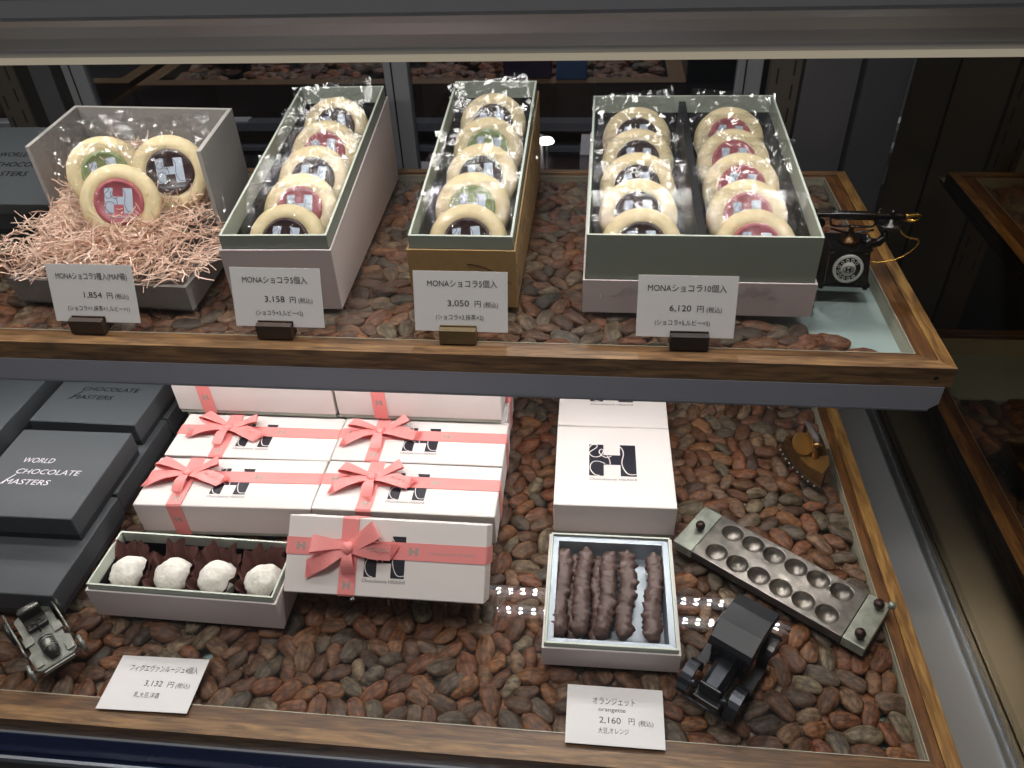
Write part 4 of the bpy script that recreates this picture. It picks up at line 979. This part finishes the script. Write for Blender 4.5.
m=MB(); zh=.0520
m.tube([(-.0330,0,zh),(-.0250,0,zh),(-.0170,0,zh),(-.0135,0,zh),(-.0125,0,zh),(.0125,0,zh),(.0135,0,zh),(.0170,0,zh),(.0270,0,zh),(.0345,0,zh+.0006)],[.0014,.0018,.0020,.0030,.0033,.0033,.0030,.0020,.0026,.0026],TELB,None,14)
for x in (-.0290,.0255): m.lathe([(0,.0040),(.0022,.0036),(.0028,.0015),(.0088,.0006),(.0092,-.0008),(.0078,-.0026),(.0040,-.0034),(0,-.0036)],TELB,T(x,-.001,zh-.0050),22)
m.ball((.0255,-.001,zh+.0034),.0022,TELB); m.ball((-.0290,-.001,zh+.0030),.0020,TELB); m.build('handset',tp)
m=MB(); m.tube([(.0240,-.002,zh-.009),(.0236,-.003,zh-.0140),(.0200,-.004,zh-.0185),(.0140,-.005,zh-.0190),(.0095,-.006,zh-.0180)],[.0026,.0028,.0032,.0040,.0062],TELB,None,14); m.build('mouthpiece_horn',tp)
m=MB(); m.tube([(.0345,0,zh+.0006),(.0370,0,zh+.0006),(.0430,0,zh+.0016),(.0450,0,zh+.0010),(.0448,0,zh-.0022),(.0420,0,zh-.0032),(.0350,0,zh-.0024)],[.0016,.0014,.0012,.0012,.0012,.0012,.0010],GOLD,None,10); m.build('gold_terminal',tp)
m=MB(); P=smooth_path([(.0310,.0470),(.0345,.0415),(.0400,.0385),(.0455,.0380),(.0468,.0350),(.0430,.0280),(.0350,.0215),(.0260,.0180),(.0165,.0175)],5)
m.tube([(p.x,-.003-.004*math.sin(i/len(P)*PI),p.y+.0003*math.sin(i*2.2)) for i,p in enumerate(P)],.00055,GOLD,None,6); m.build('cord',tp)
tag(tp,'miniature black antique telephone with white rotary dial on the upper tray glass','toy telephone')
# ------------------------------------------------------------------ counter seen behind the glass doors
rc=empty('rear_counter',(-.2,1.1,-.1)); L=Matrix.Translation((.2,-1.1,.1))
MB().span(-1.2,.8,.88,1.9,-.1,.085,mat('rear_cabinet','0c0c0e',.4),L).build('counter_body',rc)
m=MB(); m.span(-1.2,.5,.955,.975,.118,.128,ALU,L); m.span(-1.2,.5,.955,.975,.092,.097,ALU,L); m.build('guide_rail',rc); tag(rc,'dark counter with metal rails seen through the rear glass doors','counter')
def rtray(loc,x0,x1,y0,y1,z,fill,label):
    rt=empty('display_tray',loc); L=Matrix.Translation(-Vector(loc)); m=MB(); O=(x0,x1,y0,y1);I=(x0+.02,x1-.02,y0+.02,y1-.02)
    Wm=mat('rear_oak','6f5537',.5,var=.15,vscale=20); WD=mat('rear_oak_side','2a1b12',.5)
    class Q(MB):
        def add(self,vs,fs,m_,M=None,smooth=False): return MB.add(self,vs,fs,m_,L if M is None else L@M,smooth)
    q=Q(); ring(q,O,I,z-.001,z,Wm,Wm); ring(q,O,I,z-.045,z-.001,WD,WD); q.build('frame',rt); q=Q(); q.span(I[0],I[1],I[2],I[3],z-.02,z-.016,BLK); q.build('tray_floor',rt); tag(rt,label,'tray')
    if fill:
        r=np.random.default_rng(3); V=[];F=[];of=0
        for k in range(int((x1-x0)*(y1-y0)*3600)):
            c=np.array([r.uniform(I[0]+.01,I[1]-.01),r.uniform(I[2]+.01,I[3]-.01),z-.010+r.uniform(-.003,.004)]); a=r.uniform(0,PI)
            vs,fs=PROT[k%7]; M3=np.array(Matrix.Rotation(a,3,'Z')); V.append(vs@M3.T+c); F.extend([tuple(of+q_ for q_ in f) for f in fs]); of+=len(vs)
        me=bpy.data.meshes.new('rear_beans'); me.from_pydata([tuple(v) for v in np.concatenate(V)],[],F); me.materials.append(BEANS); me.update()
        o=bpy.data.objects.new('cacao_bean_layer',me); C.objects.link(o); o['kind']='stuff'; tag(o,'cacao beans in the dark-fronted tray behind the glass doors','beans')
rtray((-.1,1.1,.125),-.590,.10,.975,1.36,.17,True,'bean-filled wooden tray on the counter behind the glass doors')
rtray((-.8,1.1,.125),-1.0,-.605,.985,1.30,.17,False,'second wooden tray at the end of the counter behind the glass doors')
MB().span(-.60,-.56,.962,.985,.1282,.1300,PAPER).build('leaflet').__setitem__('label','x')
bpy.data.objects['leaflet']['label']='small white leaflet on the metal rail at the end of the rear counter'; bpy.data.objects['leaflet']['category']='leaflet'
o=MB().span(-.505,-.445,.958,.973,.1282,.1300,PAPER).build('leaflet'); tag(o,'wider white leaflet on the metal rail behind the grey card box','leaflet')
o=MB().span(-.530,-.475,1.06,1.10,.1702,.2400,mat('purple_box','2b1840',.5),None,.001).build('packet'); tag(o,'dark purple packet standing on the rear wooden tray','packet')
o=MB().span(-.120,-.062,.99,1.04,.1702,.2300,mat('purple_box','2b1840',.5),None,.001).build('packet'); tag(o,'dark purple packet behind the kraft-sided cookie box','packet')
o=MB().span(-.055,-.018,.985,1.03,.1702,.2000,mat('blue_packet','22527e',.4),None,.001).build('packet'); tag(o,'small blue packet on the rear tray behind the wide cookie box','packet')
o=MB().span(.10,.26,.98,1.2,.0852,.26,mat('dark_case','101014',.3),None,.002).build('storage_case'); tag(o,'black case at the end of the rear counter','case')
def striped(x0,x1,y0,y1,z0,z1,label):
    m=MB(); m.span(x0,x1,y0,y1,z0,z1,WBOX,None,.0005); m.span(x0+.002,x1-.002,y0-.0003,y0,z0+(z1-z0)*.35,z0+(z1-z0)*.55,RUBY); o=m.build('striped_box'); tag(o,label,'box')
striped(-.205,-.160,.800,.83,.0855,.1300,'white box with red stripe behind the middle door post')
striped(-.075,-.062,.80,.86,.0855,.150,'narrow upright white box behind the kraft-sided cookie box')
striped(-.020,-.008,.80,.86,.0855,.150,'narrow upright white box behind the corner of the wide cookie box')
MB().span(-.25,.12,.77,.879,-.1,.0853,mat('rear_cabinet','0c0c0e',.4),Matrix.Translation((.2,-1.1,.1))).build('ledge',rc)
m=MB(); m.lathe([(0,0),(.0085,0),(.0090,.001),(.0070,.004),(0,.005)],mat('lamp_glow','fff4e4',.5,emit=14),None,20); o=m.build('puck_lamp',None,(-.0575,.835,.1500)); tag(o,'small round glowing lamp between the kraft-sided and wide cookie boxes','lamp')
m=MB(); m.tube([(0,.01,-.07),(0,.01,-.0005)],.002,BLK); m.build('stem',o)
